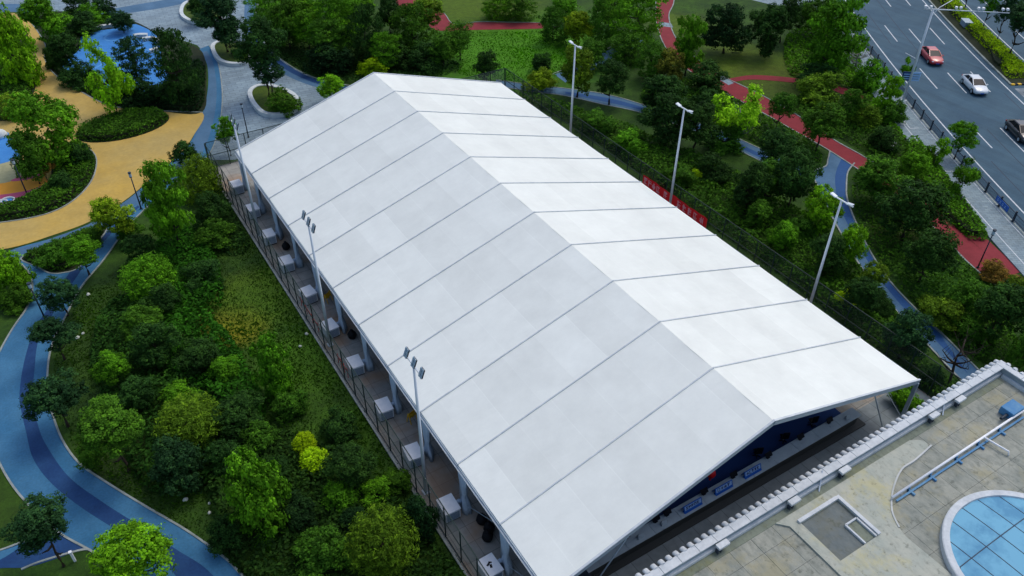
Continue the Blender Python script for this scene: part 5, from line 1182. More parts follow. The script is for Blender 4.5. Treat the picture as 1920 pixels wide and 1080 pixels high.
TREES = [
    ('R', 'bright', -30.79, 93.33, 3.81, 2.86, 5.08, 'dense dome shaped bright green tree at the left edge above the yellow ground'),
    ('R', 'green', -25.78, 104.41, 3.6, 3.11, 2.64, 'green tree in the top left corner over the yellow ground'),
    ('R', 'dark', -25.39, 92.4, 3.34, 1.97, 1.97, 'dark tree beside the left side of the blue play corner'),
    ('R', 'dark', -21.07, 112.5, 1.91, 2.06, 1.46, 'small dark tree at the top left, left of two thin trunked neighbours'),
    ('R', 'blue', -18.06, 110.7, 1.57, 1.91, 1.22, 'small dark tree with thin trunk at the top, above the green mound'),
    ('R', 'blue', -16.93, 103.4, 1.74, 1.76, 1.09, 'small dark tree at the back right corner of the blue play corner'),
    ('B', 'green', -19.85, 108.91, 1.09, 2.34, 1.45, 'low green mound shrub behind the blue play corner'),
    ('B', 'dark', -21.49, 106.45, 1.14, 2.44, 1.51, 'low dark clipped shrub against the white play corner bench'),
    ('T', 'blue', -18.95, 82.44, 4.4, 2.26, 2.33, 'dark feathery tree standing in the blue play corner'),
    ('T', 'dark', -15.53, 76.68, 4.78, 2.56, 4.28, 'tall dark feathery tree right of the blue play corner'),
    ('B', 'deep', -15.37, 77.87, 1.03, 2.21, 1.37, 'black green shrub mass under the tall dark feathery tree'),
    ('B', 'deep', -19.34, 79.34, 1.17, 2.51, 1.56, 'dark shrub along the yellow ground below the feathery trees'),
    ('B', 'dark', -26.88, 95.88, 1.04, 1.16, 1.38, 'dark shrub on the left rim of the blue play corner'),
    ('B', 'dark', -24.91, 88.62, 1.06, 2.29, 1.42, 'dark low shrub between blue play corner and yellow ground'),
    ('O', 'lime', -22.65, 77.93, 4.53, 2.39, 3.9, 'slender lime green tree growing out of the oval shrub bed'),
    ('R', 'green', -30.42, 68.89, 4.31, 3.54, 3.32, 'broad green tree right of the second blue play ground'),
    ('R', 'mid', -32.46, 66.05, 3.17, 1.83, 2.15, 'dark green tree over the sand pit'),
    ('O', 'orange', -31.73, 66.47, 1.6, 1.07, 0.93, 'small orange leaved tree behind the orange and pink ground'),
    ('B', 'olive', -32.48, 83.78, 0.99, 2.14, 1.33, 'olive shrub in the left bed below the dome tree'),
    ('B', 'dark', -28.22, 67.68, 1.04, 1.38, 1.38, 'dark shrub at the tip of the curved hedge on yellow ground'),
    ('B', 'dark', -30.48, 63.7, 0.69, 1.48, 0.92, 'dark shrub in the curved hedge left of the yellow ground'),
    ('R', 'blue', -6.75, 88.65, 4.91, 3.01, 2.31, 'tall dark tree in the middle plaza planter, leftmost of three stems'),
    ('R', 'blue', -6.48, 87.67, 2.88, 2.07, 1.67, 'dark tree in the middle plaza planter, right of the tallest'),
    ('R', 'dark', -6.88, 100.91, 2.2, 1.57, 1.32, 'dark tree in the top edge planter'),
    ('R', 'dark', -6.42, 72.86, 6.68, 2.8, 2.38, 'dark tree with several stems in the planter nearest the tent'),
    ('R', 'blue', -6.17, 72.04, 3.93, 1.98, 1.46, 'lower dark crown in the planter nearest the tent'),
    ('B', 'mid', -5.81, 68.51, 1.1, 1.85, 1.46, 'round leafy shrub on the rim of the planter nearest the tent'),
    ('R', 'bright', -0.53, 67.88, 2.2, 1.68, 1.3, 'round bright green tree peeking over the far left tent edge'),
    ('R', 'green', -14.38, 61.81, 2.96, 1.28, 1.41, 'small bright tree inside the far corner of the court'),
    ('B', 'mid', -5.2, 86.91, 0.8, 1.4, 0.98, 'dark shrub on the right rim of the middle planter'),
    ('R', 'mid', 0.91, 86.14, 3.72, 2.66, 2.97, 'dark green tree at the left end of the lawn behind the plaza'),
    ('T', 'green', 6.04, 81.39, 5.41, 3.43, 3.12, 'light green feathery tree left of the dark conifer shaped one'),
    ('R', 'green', 2.78, 83.76, 3.39, 2.43, 2.03, 'mid green tree behind the plaza edge'),
    ('T', 'green', 9.24, 85.93, 3.55, 2.53, 2.93, 'feathery green tree at the top edge beside a yellow clearing'),
    ('T', 'dark', 7.91, 76.24, 3.81, 2.57, 3.63, 'dark blue green conifer shaped tree on the lawn'),
    ('R', 'dark', 14.76, 84.43, 2.88, 1.83, 2.24, 'dark tree with three trunks beside the red path'),
    ('T', 'mid', 14.19, 76.09, 3.43, 2.98, 3.14, 'dull green feathery tree between conifer and red path'),
    ('R', 'olive', 18.39, 80.45, 3.72, 2.89, 1.88, 'yellow green tree overhanging the red path'),
    ('B', 'dark', 13.89, 71.48, 1.27, 2.73, 1.69, 'dark spreading shrub above the roof ridge'),
    ('B', 'dark', 10.78, 73.63, 1.11, 2.39, 1.48, 'dark shrub under the conifer shaped tree'),
    ('B', 'yellow', 6.77, 72.95, 0.9, 1.87, 1.16, 'yellow green shrub touching the far tip of the roof ridge'),
    ('B', 'deep', 2.78, 76.42, 1.41, 3.04, 1.88, 'low dark shrub bank at the plaza edge'),
    ('T', 'mid', 18.68, 71.36, 3.3, 1.99, 1.59, 'small tiered tree alone on the bright lawn'),
    ('R', 'dark', 18.31, 63.93, 2.08, 1.51, 1.51, 'round dark tree beside the far right roof corner'),
    ('T', 'mid', 33.11, 79.63, 1.7, 2.53, 2.27, 'dark tiered tree at the top edge over the bright lawn'),
    ('T', 'mid', 32.33, 69.88, 2.05, 2.24, 2.73, 'dark tiered tree right of the bright lawn'),
    ('R', 'gold', 34.17, 67.05, 2.79, 2.2, 1.96, 'yellow green round tree right of the lawn'),
    ('T', 'mid', 36.55, 65.2, 3.22, 1.91, 3.4, 'slim dark tree beside the yellow round one'),
    ('T', 'green', 40.76, 62.67, 4.02, 3.66, 3.5, 'broad grey green feathery tree left of the red track'),
    ('T', 'mid', 36.59, 59.41, 1.87, 2.54, 1.97, 'dark tiered tree at the head of the sloping path'),
    ('B', 'dark', 26.11, 63.25, 0.9, 1.43, 1.1, 'small round dark shrub below the bright lawn'),
    ('B', 'gold', 22.84, 58.63, 1.0, 2.08, 1.29, 'yellow green shrub at the fence corner beyond the roof'),
    ('R', 'olive', 25.39, 54.38, 3.51, 2.26, 2.41, 'olive tree behind the farthest roadside floodlight mast'),
    ('R', 'dark', 27.48, 50.78, 3.6, 2.1, 1.73, 'umbrella shaped dark tree on the path edge'),
    ('T', 'mid', 35.99, 53.66, 2.58, 1.97, 2.2, 'dark tiered tree beside the red track bend'),
    ('R', 'rust', 37.13, 51.52, 2.46, 1.89, 1.81, 'brownish tree overhanging the red track'),
    ('R', 'dark', 31.62, 46.34, 2.63, 2.58, 1.89, 'dark round tree below the brownish one'),
    ('C', 'green', 40.64, 52.36, 4.27, 1.84, 3.17, 'slender light green tree standing at the red track'),
    ('R', 'dark', 39.87, 47.75, 1.99, 2.39, 1.68, 'dark round tree where two red tracks meet'),
    ('R', 'deep', 49.8, 55.15, 3.3, 3.14, 2.91, 'huge almost black tree right of the red track'),
    ('R', 'dark', 53.68, 51.58, 3.98, 2.76, 2.92, 'huge dark tree with visible trunk on the olive lawn'),
    ('R', 'dark', 26.42, 39.47, 3.26, 2.84, 2.33, 'dark tree behind the middle roadside mast, on its left'),
    ('R', 'dark', 28.37, 36.92, 3.26, 2.53, 2.17, 'dark tree behind the middle roadside mast, on its right'),
    ('O', 'lime', 33.55, 36.15, 4.02, 2.85, 2.28, 'yellow green tree with forked pale trunk'),
    ('B', 'mid', 31.81, 35.88, 1.07, 2.3, 1.43, 'green shrub at the foot of the pale trunked tree'),
    ('B', 'dark', 36.62, 44.09, 0.93, 1.87, 1.24, 'dark shrub left of the pale trunked tree'),
    ('R', 'dark', 32.96, 29.55, 2.63, 2.12, 1.63, 'dark tree right of the pale trunked tree'),
    ('R', 'dark', 59.04, 53.88, 3.81, 2.29, 2.13, 'dark tree with thin trunk at the top, left of the big bright crown'),
    ('C', 'green', 54.99, 42.24, 6.17, 3.35, 4.29, 'very large bright topped tree beside the road'),
    ('R', 'mid', 64.17, 53.03, 3.51, 2.91, 2.08, 'green tree behind the very large bright topped one'),
    ('B', 'dark', 52.22, 41.58, 1.16, 2.49, 1.55, 'dark shrub below the very large bright topped tree'),
    ('B', 'olive', 49.17, 38.36, 1.33, 2.86, 1.77, 'low olive mound beside the red track branch'),
    ('R', 'mid', 39.31, 35.55, 3.3, 1.52, 1.23, 'small tree on the edge of the red track'),
    ('R', 'mid', 39.83, 30.14, 3.39, 2.36, 1.87, 'mottled round tree above the path junction'),
    ('R', 'mid', 47.75, 32.86, 2.5, 1.44, 1.51, 'small tree right of the mottled round one'),
    ('B', 'green', 57.15, 37.85, 1.47, 1.96, 1.96, 'green shrub beside the sidewalk below the bare tree'),
    ('C', 'bright', 53.26, 32.18, 2.63, 1.22, 2.2, 'narrow bright green tree at the sidewalk edge'),
    ('B', 'mid', 52.57, 30.73, 1.02, 1.89, 1.36, 'green shrub at the sidewalk edge below the narrow bright tree'),
    ('B', 'olive', 49.0, 31.58, 1.08, 1.81, 1.44, 'olive shrub near the sidewalk above the utility box'),
    ('N', 'dark', 60.46, 42.34, 2.12, 1.69, 2.07, 'leafless grey tree beside the guard rail'),
    ('T', 'green', 0.3, 93.08, 2.75, 2.56, 2.56, 'feathery green tree at the top beside the plaza kerb'),
    ('R', 'green', 5.39, 94.25, 2.46, 3.01, 1.87, 'green tree at the top edge behind the plaza'),
    ('T', 'mid', 3.65, 78.4, 3.64, 2.69, 2.3, 'feathery green tree over the dark shrub bank'),
    ('R', 'green', 12.24, 88.26, 2.58, 2.23, 1.81, 'green tree at the top edge left of the red path'),
    ('T', 'green', 9.19, 73.14, 2.79, 2.01, 2.01, 'feathery tree between the conifer shaped tree and the roof tip'),
    ('R', 'mid', 15.72, 70.38, 2.42, 2.03, 1.63, 'dull green tree left of the small tiered tree'),
    ('T', 'green', 30.34, 81.78, 1.7, 2.31, 1.87, 'light feathery tree at the top above the bright lawn'),
    ('R', 'green', 37.81, 74.87, 1.99, 2.27, 1.57, 'green tree at the top edge left of the slim one'),
    ('T', 'green', 42.87, 69.94, 3.01, 2.61, 2.19, 'light green feathery tree at the top edge near the red track'),
    ('R', 'mid', 31.9, 60.27, 1.99, 1.9, 1.58, 'green tree above the sloping path'),
    ('R', 'green', 42.55, 20.66, 2.2, 1.6, 1.47, 'green tree behind the sidewalk hedge'),
    ('R', 'mid', 28.92, 5.03, 2.08, 1.5, 1.18, 'green tree in the grass left of the lower right dark tree'),
    ('R', 'green', 22.59, 18.9, 2.0, 1.42, 1.28, 'green tree over the fence between banner and nearest mast'),
    ('R', 'mid', 23.31, 22.82, 1.8, 1.38, 1.17, 'green tree over the fence right of the red banner'),
    ('O', 'green', 61.88, 36.28, 2.42, 0.98, 1.13, 'small street tree beside the blue guide sign'),
    ('O', 'bright', 47.15, 21.23, 2.04, 1.32, 1.45, 'bright street tree at the hedge end, leftmost of three'),
    ('R', 'green', 50.99, 21.24, 3.05, 1.56, 1.28, 'round street tree over the road edge, uppermost of three'),
    ('O', 'green', 44.58, 16.71, 2.33, 1.51, 1.64, 'street tree in front of the bay marks, lowest of three'),
    ('R', 'mid', 36.47, 19.69, 2.96, 2.55, 1.87, 'dark round tree right of the path junction'),
    ('R', 'dark', 33.75, 14.48, 3.39, 2.87, 2.22, 'large dark tree between the blue path and red track'),
    ('R', 'dark', 29.63, 9.55, 3.13, 2.01, 1.82, 'dark tree overhanging the red track'),
    ('B', 'dark', 46.12, 26.82, 1.02, 1.73, 1.36, 'dark shrub behind the white utility box'),
    ('R', 'dark', 28.2, 23.26, 4.27, 2.29, 2.54, 'dark tree left of the path junction'),
    ('C', 'bright', 27.66, 19.18, 2.67, 1.7, 2.02, 'bright topped tree left of the nearest roadside mast'),
    ('R', 'mid', 27.42, 25.73, 2.88, 2.05, 1.7, 'dark mid green tree behind the red banner'),
    ('R', 'bright', 25.55, 14.24, 2.58, 1.42, 1.85, 'round bright green tree right of the nearest roadside mast'),
    ('R', 'dark', 24.49, 25.29, 3.13, 2.0, 2.0, 'dark tree right of the red banner'),
    ('B', 'dark', 26.18, 31.47, 1.1, 2.06, 1.46, 'dark shrub above the middle of the red banner'),
    ('B', 'yellow', 24.53, 32.2, 0.8, 0.7, 0.44, 'tiny lime shrub above the red banner'),
    ('R', 'dark', 23.05, 14.42, 2.63, 1.58, 1.58, 'dark tree left of the round bright one'),
    ('R', 'olive', 24.29, 10.67, 2.25, 1.23, 1.1, 'yellow flecked tree beside the lower blue path'),
    ('R', 'blue', 20.2, 4.27, 2.67, 1.8, 1.61, 'dark round tree between fence and lower blue path'),
    ('R', 'dark', 21.14, 9.36, 2.5, 1.49, 1.15, 'dark tree by the fence left of the lower blue path'),
    ('B', 'yellow', 21.53, 10.68, 1.0, 0.96, 0.6, 'yellow leaved shrub against the road side fence'),
    ('B', 'dark', 23.18, 8.71, 1.0, 1.3, 0.96, 'dark shrub by the fence beside the lower blue path'),
    ('R', 'dark', 27.83, 1.9, 3.55, 2.28, 1.92, 'dark tree in the lower right grass below the red track'),
    ('R', 'mid', 26.18, -1.62, 2.5, 1.56, 1.85, 'dark tree at the right edge beyond the building corner'),
    ('B', 'orange', 35.27, 6.34, 0.9, 1.37, 0.85, 'orange tinged shrub at the end of the red track'),
    ('B', 'olive', 34.99, 4.12, 0.9, 1.34, 1.02, 'olive shrub at the right edge below the sidewalk'),
    ('B', 'olive', 26.87, 5.32, 0.9, 1.94, 1.2, 'olive brush right of the lower blue path'),
    ('B', 'mid', 27.32, 2.77, 0.78, 1.68, 1.04, 'green brush above the building corner'),
    ('N', 'dark', 20.73, 0.4, 2.96, 1.34, 1.91, 'leafless dark tree behind the scalloped parapet'),
    ('B', 'green', 16.41, 0.88, 0.8, 1.15, 0.79, 'green shrub between tent corner post and parapet'),
    ('B', 'dark', 20.0, 1.54, 0.8, 1.11, 0.69, 'dark shrub at the road side end of the parapet'),
    ('R', 'dark', -18.88, 61.92, 1.7, 1.48, 1.12, 'small dark tree at the edge of the yellow ground near the court corner'),
    ('F', 'olive', -19.19, 54.95, 1.9, 2.12, 2.52, 'olive rounded tree beside the far corner of the court fence'),
    ('C', 'green', -23.24, 47.12, 5.5, 1.92, 3.45, 'tall bright green lumpy tree beside the yellow ground'),
    ('R', 'gold', -27.47, 51.63, 2.75, 1.91, 1.51, 'yellow topped round tree on the blue path edge'),
    ('R', 'green', -30.9, 47.56, 2.63, 1.66, 1.14, 'small yellow green tree on the blue path below the yellow topped one'),
    ('B', 'mid', -32.87, 51.26, 0.76, 1.64, 1.02, 'leafy shrub in the bed between two blue paths, left'),
    ('B', 'mid', -29.92, 52.31, 0.6, 1.2, 0.75, 'leafy shrub in the bed between two blue paths, right'),
    ('R', 'blue', -33.34, 42.75, 2.37, 1.57, 1.05, 'dark round tree upper of a pair on the blue path'),
    ('R', 'blue', -34.38, 37.39, 2.84, 1.74, 1.08, 'dark round tree lower of a pair on the blue path'),
    ('R', 'bright', -36.52, 48.46, 2.0, 1.68, 2.09, 'bright tree at the left edge above the blue path'),
    ('B', 'mid', -36.73, 46.23, 0.8, 1.44, 0.9, 'green shrub at the left edge beside the blue path'),
    ('F', 'green', -26.84, 41.89, 1.9, 2.2, 1.66, 'golden olive rounded tree below the tall bright lumpy one'),
    ('R', 'blue', -35.27, 30.01, 3.26, 1.94, 1.29, 'dark tree hanging over the dark blue stripe of the path'),
    ('R', 'green', -31.42, 31.89, 2.37, 1.33, 1.07, 'small bright green tree in the dark thicket'),
    ('R', 'mid', -32.48, 23.73, 4.57, 1.97, 1.22, 'green tree with light leaf tufts right of the blue path bend'),
    ('F', 'olive', -27.97, 24.14, 2.0, 2.22, 1.46, 'yellow green crown in the middle of the thicket'),
    ('R', 'blue', -29.51, 20.73, 1.9, 1.83, 1.54, 'round blue green tree below the yellow green crown'),
    ('C', 'green', -26.08, 14.64, 3.0, 1.78, 3.21, 'tall leafy green tree left of the ball shrubs'),
    ('R', 'blue', -37.26, 18.41, 4.31, 1.76, 1.3, 'dark tree at the lower left where the paths part'),
    ('R', 'bright', -33.59, 15.02, 2.6, 2.2, 1.36, 'big bright green tree at the bottom left over the blue path'),
    ('Y', 'yellow', -21.91, 19.15, 0.9, 0.82, 0.74, 'upper yellow green ball shrub of the pair'),
    ('Y', 'yellow', -21.86, 17.42, 0.9, 0.98, 0.81, 'lower yellow green ball shrub of the pair'),
    ('R', 'dark', -20.33, 14.73, 2.46, 1.55, 0.96, 'dark leafy tree right of the ball shrubs'),
    ('B', 'green', -19.47, 12.92, 0.9, 1.11, 0.69, 'green shrub by the fence above the fine leaved tree'),
    ('F', 'olive', -20.95, 8.54, 2.4, 2.09, 2.09, 'big fine leaved olive tree at the bottom beside the fence'),
    ('B', 'mid', -24.01, 10.64, 1.2, 1.73, 1.07, 'olive green shrub at the bottom between tall tree and fine leaved tree'),
    ('B', 'deep', -18.18, 9.18, 1.46, 1.13, 1.94, 'black green shrub against the fence at the bottom'),
    ('C', 'green', -21.77, 25.5, 2.6, 1.4, 2.52, 'tall green leafy tree in the middle of the slope by the grass strip'),
    ('R', 'dark', -28.26, 32.57, 2.5, 1.77, 1.43, 'dark tree in the thicket left of centre'),
    ('R', 'dark', -25.83, 30.37, 1.8, 1.76, 1.09, 'dark tree under the dense green ground cover'),
    ('R', 'mid', -28.5, 36.66, 1.6, 1.65, 1.02, 'dull green tree at the top of the thicket'),
    ('B', 'green', -28.02, 27.76, 1.0, 1.32, 0.82, 'green shrub in the dark thicket'),
    ('R', 'dark', -25.08, 23.14, 1.7, 1.82, 1.13, 'dark tree left of the tall green leafy one'),
    ('R', 'dark', -26.91, 20.14, 1.5, 1.21, 1.21, 'dark tree behind the tall leafy green tree'),
    ('B', 'mid', -21.51, 22.99, 0.9, 1.31, 0.9, 'green shrub on the grass strip beside the fence'),
    ('B', 'dark', -19.23, 19.28, 0.9, 1.46, 0.91, 'dark shrub by the fence above the ball shrubs'),
    ('B', 'deep', -24.17, 14.06, 1.0, 1.32, 0.82, 'black green shrub right of the tall leafy green tree'),
    ('B', 'dark', -28.53, 14.85, 1.1, 1.12, 1.12, 'dark shrub left foot of the tall leafy green tree'),
    ('B', 'deep', -21.44, 11.79, 0.9, 0.98, 0.61, 'black green shrub above left of the fine leaved tree'),
    ('R', 'dark', -30.46, 29.07, 1.7, 1.31, 0.96, 'dark tree behind the light tufted one'),
    ('B', 'mid', -20.34, 46.28, 1.2, 1.68, 1.04, 'green shrub below the olive rounded tree'),
    ('R', 'dark', -19.69, 49.05, 1.7, 1.72, 1.72, 'dark tree by the fence below the olive rounded tree'),
    ('B', 'dark', -22.81, 40.79, 1.0, 1.8, 1.11, 'dark shrub right of the golden olive tree'),
    ('R', 'dark', -26.58, 38.92, 1.6, 1.5, 0.93, 'dark tree directly below the golden olive tree'),
    ('B', 'green', -24.45, 28.81, 1.2, 1.17, 0.73, 'green shrub left of the tall green leafy tree'),
    ('R', 'mid', -34.2, 25.2, 1.4, 1.05, 0.68, 'small dull tree beside the bend of the blue path'),
    ('B', 'mid', -24.52, 21.29, 1.0, 1.44, 0.89, 'green shrub left of the upper ball shrub'),
    ('B', 'dark', -24.19, 17.93, 1.0, 1.04, 0.64, 'dark shrub between tall leafy tree and ball shrubs'),
    ('B', 'green', -21.47, 13.81, 1.0, 1.17, 0.73, 'green shrub below the dark leafy tree right of the ball shrubs'),
    ('B', 'mid', -17.88, 13.25, 0.8, 1.03, 0.64, 'green shrub touching the fence below the near lamp mast'),
    ('B', 'mid', -26.66, 51.61, 0.9, 1.22, 0.87, 'dark green shrub at the foot of the tall lumpy tree'),
    ('R', 'dark', -26.6, 46.59, 1.6, 1.62, 1.28, 'dark tree left foot of the tall bright lumpy tree'),
    ('B', 'mid', 25.75, 19.66, 1.0, 1.47, 1.11, 'green shrub below the bright topped tree by the mast'),
    ('B', 'mid', 22.36, 32.75, 1.0, 1.61, 1.0, 'green shrub left of the tiny lime shrub'),
    ('B', 'green', 22.46, 40.64, 0.93, 2.0, 1.24, 'green shrub between farthest and middle roadside masts'),
    ('B', 'mid', 22.06, 45.86, 0.97, 2.08, 1.29, 'olive shrub right of the farthest roadside mast'),
]
for row in TREES:
    kind, c, x, y, zc, rx, rz, lb = row
    plant(kind, c, x, y, zc, rx, rz, lb, 0.35 if 'planter' in lb and 'rim' not in lb else 0.0, bark='P' if 'pale trunk' in lb and 'forked' in lb else None)

# trees on the median
for i, ((x, y), lb) in enumerate((((81.13, 34.49), 'forked tree on the median nearest the turning gap'), ((83.87, 38.13), 'tree on the median, second from the turning gap'), ((86.48, 41.98), 'tree on the median, third from the turning gap'), ((91.06, 48.05), 'thin tree on the median at the top edge'))):
    plant('R', 'blue' if i != 2 else 'green', x, y, 5.4 if i == 0 else 4.8, 2.4 if i == 0 else 1.6, 1.7, lb, 0.14)

# ------------------------------------------------------------------ hedges and ground cover
def keep_off(P):
    k = np.ones(len(P), bool)
    for poly in EXCL: k &= ~inside(poly, P)
    return k
def carpet(name, poly, h0, h1, dens, leaf, c, nscale=0.8, label=None, cat=None, kind='stuff', edge=0.35, z0=0.03):
    poly = [tuple(p) for p in poly]; A = np.array(poly); lo, hi = A.min(0), A.max(0)
    n = int(dens*(hi[0]-lo[0])*(hi[1]-lo[1])); P = npr.uniform(lo, hi, (n, 2)); P = P[inside(poly, P)]
    if kind == 'stuff': P = P[keep_off(P)]
    # distance to the rim rounds the hedge off
    dist = np.full(len(P), 9.)
    for i in range(len(poly)):
        a = A[i-1]; b = A[i]; ab = b-a; t = np.clip(((P-a)@ab)/max(ab@ab, 1e-9), 0, 1); dist = np.minimum(dist, np.linalg.norm(P-(a+t[:, None]*ab), axis=1))
    nz = .6*noise2(P[:, 0]*nscale+3, P[:, 1]*nscale+7)+.4*noise2(P[:, 0]*nscale*2.7, P[:, 1]*nscale*2.7)
    H = (h0+(h1-h0)*nz)*np.clip(dist/edge, .15, 1)**.5
    q = npr.random(len(P)); side = (dist < edge)
    z = z0 + H*np.where(side, npr.random(len(P)), 1-.35*q**2)
    e = .05; gx = (noise2((P[:, 0]+e)*nscale+3, P[:, 1]*nscale+7)-noise2((P[:, 0]-e)*nscale+3, P[:, 1]*nscale+7))/(2*e)*(h1-h0)
    gy = (noise2(P[:, 0]*nscale+3, (P[:, 1]+e)*nscale+7)-noise2(P[:, 0]*nscale+3, (P[:, 1]-e)*nscale+7))/(2*e)*(h1-h0)
    N = np.stack([-gx, -gy, np.full(len(P), .8)], 1)+npr.normal(size=(len(P), 3))*.5
    v = np.clip(.45*nz+.55*npr.random(len(P)), 0, 1)
    me = leaf_cloud(name, np.c_[P, z], N, leaf*npr.uniform(.7, 1.3, len(P)), v, .55)
    o = link(name, me); cc = COL[c] if isinstance(c, str) else c; o.color = (cc[0]*1.4, cc[1]*1.4, cc[2]*1.4, 1)
    tag(o, label, cat, None, kind); return o
def hedge(name, poly, h, dens, leaf, c, label):
    x, y = np.mean(np.array(poly), axis=0)
    t = empty(name, (x, y, 0.0)); tag(t, label, 'hedge')
    o = carpet('foliage', [(a-x, b-y) for a, b in poly], h*.85, h*1.1, dens, leaf, c, kind=None); o.parent = t
    # woody core so that no light passes through
    P = [(a-x, b-y) for a, b in poly]; cx = [(a*.9, b*.9) for a, b in P]
    sheet('core', cx, h*.55, 'soil', parent=t, thick=h*.5)
oval = [(-22.77+4.9*math.cos(t*math.pi/18), 74.63+3.2*math.sin(t*math.pi/18)) for t in range(36)]
hedge('shrub_bed', oval, 0.75, 110, .13, 'mid', 'oval clipped shrub bed in the yellow ground')
pt = lambda d_, s_: along(lane(d_), s_, s_+1, 1)[0]
hl = [pt(13.1, s_end+.4), pt(13.1, s_end+1.8), pt(13.6, s_end+3.6), pt(14.1, s_end+5.5)] + along(lane(14.15), s_end+7, s_end+80, 2.0); hr = [pt(16.75, s_end+.4)] + along(lane(16.75), s_end+2, s_end+80, 2.0)
hedge('median_hedge', hl+hr[::-1], 0.85, 95, .13, 'yellow', 'long bright lime hedge on the median of the road')
hedge('sidewalk_hedge', [(50.6, 26.7), (50.99, 25.62), (48.64, 21.87), (44.78, 16.13), (41.22, 10.75), (40.19, 10.38), (39.09, 11.04), (39.82, 13.45), (41.37, 17.28), (43.89, 21.69), (47.17, 24.89)], 0.9, 80, .14, 'green', 'dark green hedge between red track and sidewalk')
hedge('curved_hedge', smooth([(-29.94, 71.48), (-27.61, 72.8), (-26.8, 69.31), (-27.23, 66.2), (-28.49, 63.29), (-30.6, 60.88), (-33.01, 59.92), (-36.61, 60.62), (-39.19, 61.77), (-39.03, 64.01), (-35.43, 63.14), (-32.83, 64.28), (-31.33, 65.97)], True, 3), 0.8, 90, .14, 'mid', 'curved hedge round the orange and pink play ground')
hedge('bed_hedge', smooth([(-35.37, 53.17), (-32.94, 53.68), (-29.73, 54.49), (-28.57, 54.2), (-29.49, 52.66), (-31.52, 49.63), (-32.84, 49.45), (-33.79, 50.03)], True, 3), 0.8, 110, .13, 'mid', 'leafy hedge in the bed between the two blue paths')
hedge('play_hedge', smooth([(-23.3, 81.36), (-18.27, 76.71), (-14.42, 74.08), (-12, 80.71), (-10.39, 87.61), (-14.24, 85.7), (-15.58, 82.86), (-19.08, 81.83), (-21.65, 83.72)], True, 3), 0.8, 70, .16, 'deep', 'dark hedge between yellow ground and blue play corner')
hedge('play_hedge', smooth([(-26.8, 103.59), (-27.29, 98.95), (-26.89, 93.68), (-25.17, 87.22), (-23.19, 81.95), (-21.92, 83.88), (-23.62, 86.99), (-23.62, 89.86), (-25.79, 92.64), (-26.25, 96.35), (-23.93, 99.78), (-22.44, 104.9), (-24.64, 108.47)], True, 3), 0.7, 70, .15, 'dark', 'dark hedge left of the blue play corner')
hedge('play_hedge', smooth([(-21.21, 112.58), (-15.39, 108.61), (-15.39, 107.16), (-17.66, 106.61), (-21.92, 107.3), (-23.7, 110.22)], True, 3), 0.7, 70, .16, 'mid', 'green hedge behind the blue play corner')
hedge('plaza_hedge', smooth([(-35.22, 117.12), (-30.22, 112.96), (-29.61, 100.74), (-30.19, 90.76), (-31.21, 87.11), (-31.07, 84.43), (-33.3, 83.57), (-37.41, 86.67)], True, 3), 0.6, 60, .15, 'mid', 'hedge in the left bed under the dome tree')
carpet('ground_cover', smooth([(-22.58, 51.7), (-20.79, 45.63), (-21.93, 38.37), (-23.45, 36.12), (-22.74, 32.7), (-22.78, 28.57), (-22.81, 24.77), (-24.1, 23.19), (-26.08, 26.77), (-27.83, 30.34), (-29.5, 36.82), (-28.18, 42.17), (-25.28, 48.36)], True, 3), .4, 1.5, 75, .16, S(34, 76, 16), .55, 'dense green ground cover on the slope west of the tent', 'ground cover')
carpet('ground_cover', smooth([(-29.13, 42.75), (-27.12, 38.35), (-25.16, 30.02), (-24.42, 23.39), (-27.04, 19.59), (-30.33, 20.11), (-32.1, 22.68), (-32.6, 30.74), (-32.78, 36.01), (-31.15, 40.81)], True, 3), .3, 1.6, 60, .16, S(30, 60, 20), .5, 'dark thicket in the middle of the western slope', 'ground cover')
carpet('ground_cover', smooth([(-16.98, 57.28), (-17.34, 50.64), (-17.67, 44.7), (-19.39, 43.84), (-20.38, 45.38), (-20.02, 50.15), (-18.96, 54.95)], True, 3), .2, .9, 60, .15, 'dark', .6, 'dark ground cover beside the far part of the court fence', 'ground cover')
carpet('ground_cover', smooth([(-24.1, 23.19), (-20.82, 19.49), (-19.25, 15.85), (-18.13, 11.69), (-17.63, 6.89), (-17.56, 4.4), (-22.57, 6.69), (-25.98, 9.56), (-28.72, 12.85), (-28.64, 17.64), (-28.05, 22.28), (-25.37, 23.97)], True, 3), .3, 1.3, 60, .16, S(28, 52, 18), .6, 'very dark undergrowth along the near part of the court fence', 'ground cover')
carpet('ground_cover', smooth([(19.21, 59.3), (23.67, 50.02), (27.06, 39.78), (28.77, 30.83), (28.94, 23.69), (28.26, 17.81), (25.8, 11.02), (23.13, 4.76), (20.76, 2.03), (19.03, 3.08), (19.92, 10.5), (20.21, 17.94), (20.25, 26.26), (20.69, 38.25), (20.7, 47.96), (19.7, 56.46)], True, 3), .3, 1.3, 50, .17, 'mid', .5, 'green undergrowth between the road side fence and the blue path', 'ground cover')
carpet('ground_cover', smooth([(36.68, 53.25), (41.4, 47.71), (40.7, 39.75), (40.72, 33.24), (39.78, 29.35), (36.37, 27.74), (35.72, 33.17), (34.67, 39.54), (32.44, 45.2), (31.17, 49.55)], True, 3), .2, .9, 40, .17, 'mid', .5, 'undergrowth between blue path and red track', 'ground cover')
carpet('ground_cover', smooth([(39.16, 24.55), (40.16, 20.08), (37.46, 13.23), (35.51, 9.11), (34.74, 6.02), (30.82, 1.56), (27.36, -0.65), (25.26, 0.63), (26.25, 5.1), (27.44, 9.6), (29.92, 14.37), (32.49, 18.3)], True, 3), .15, .7, 40, .15, 'mid', .5, 'low undergrowth between the lower blue path and the red track', 'ground cover')
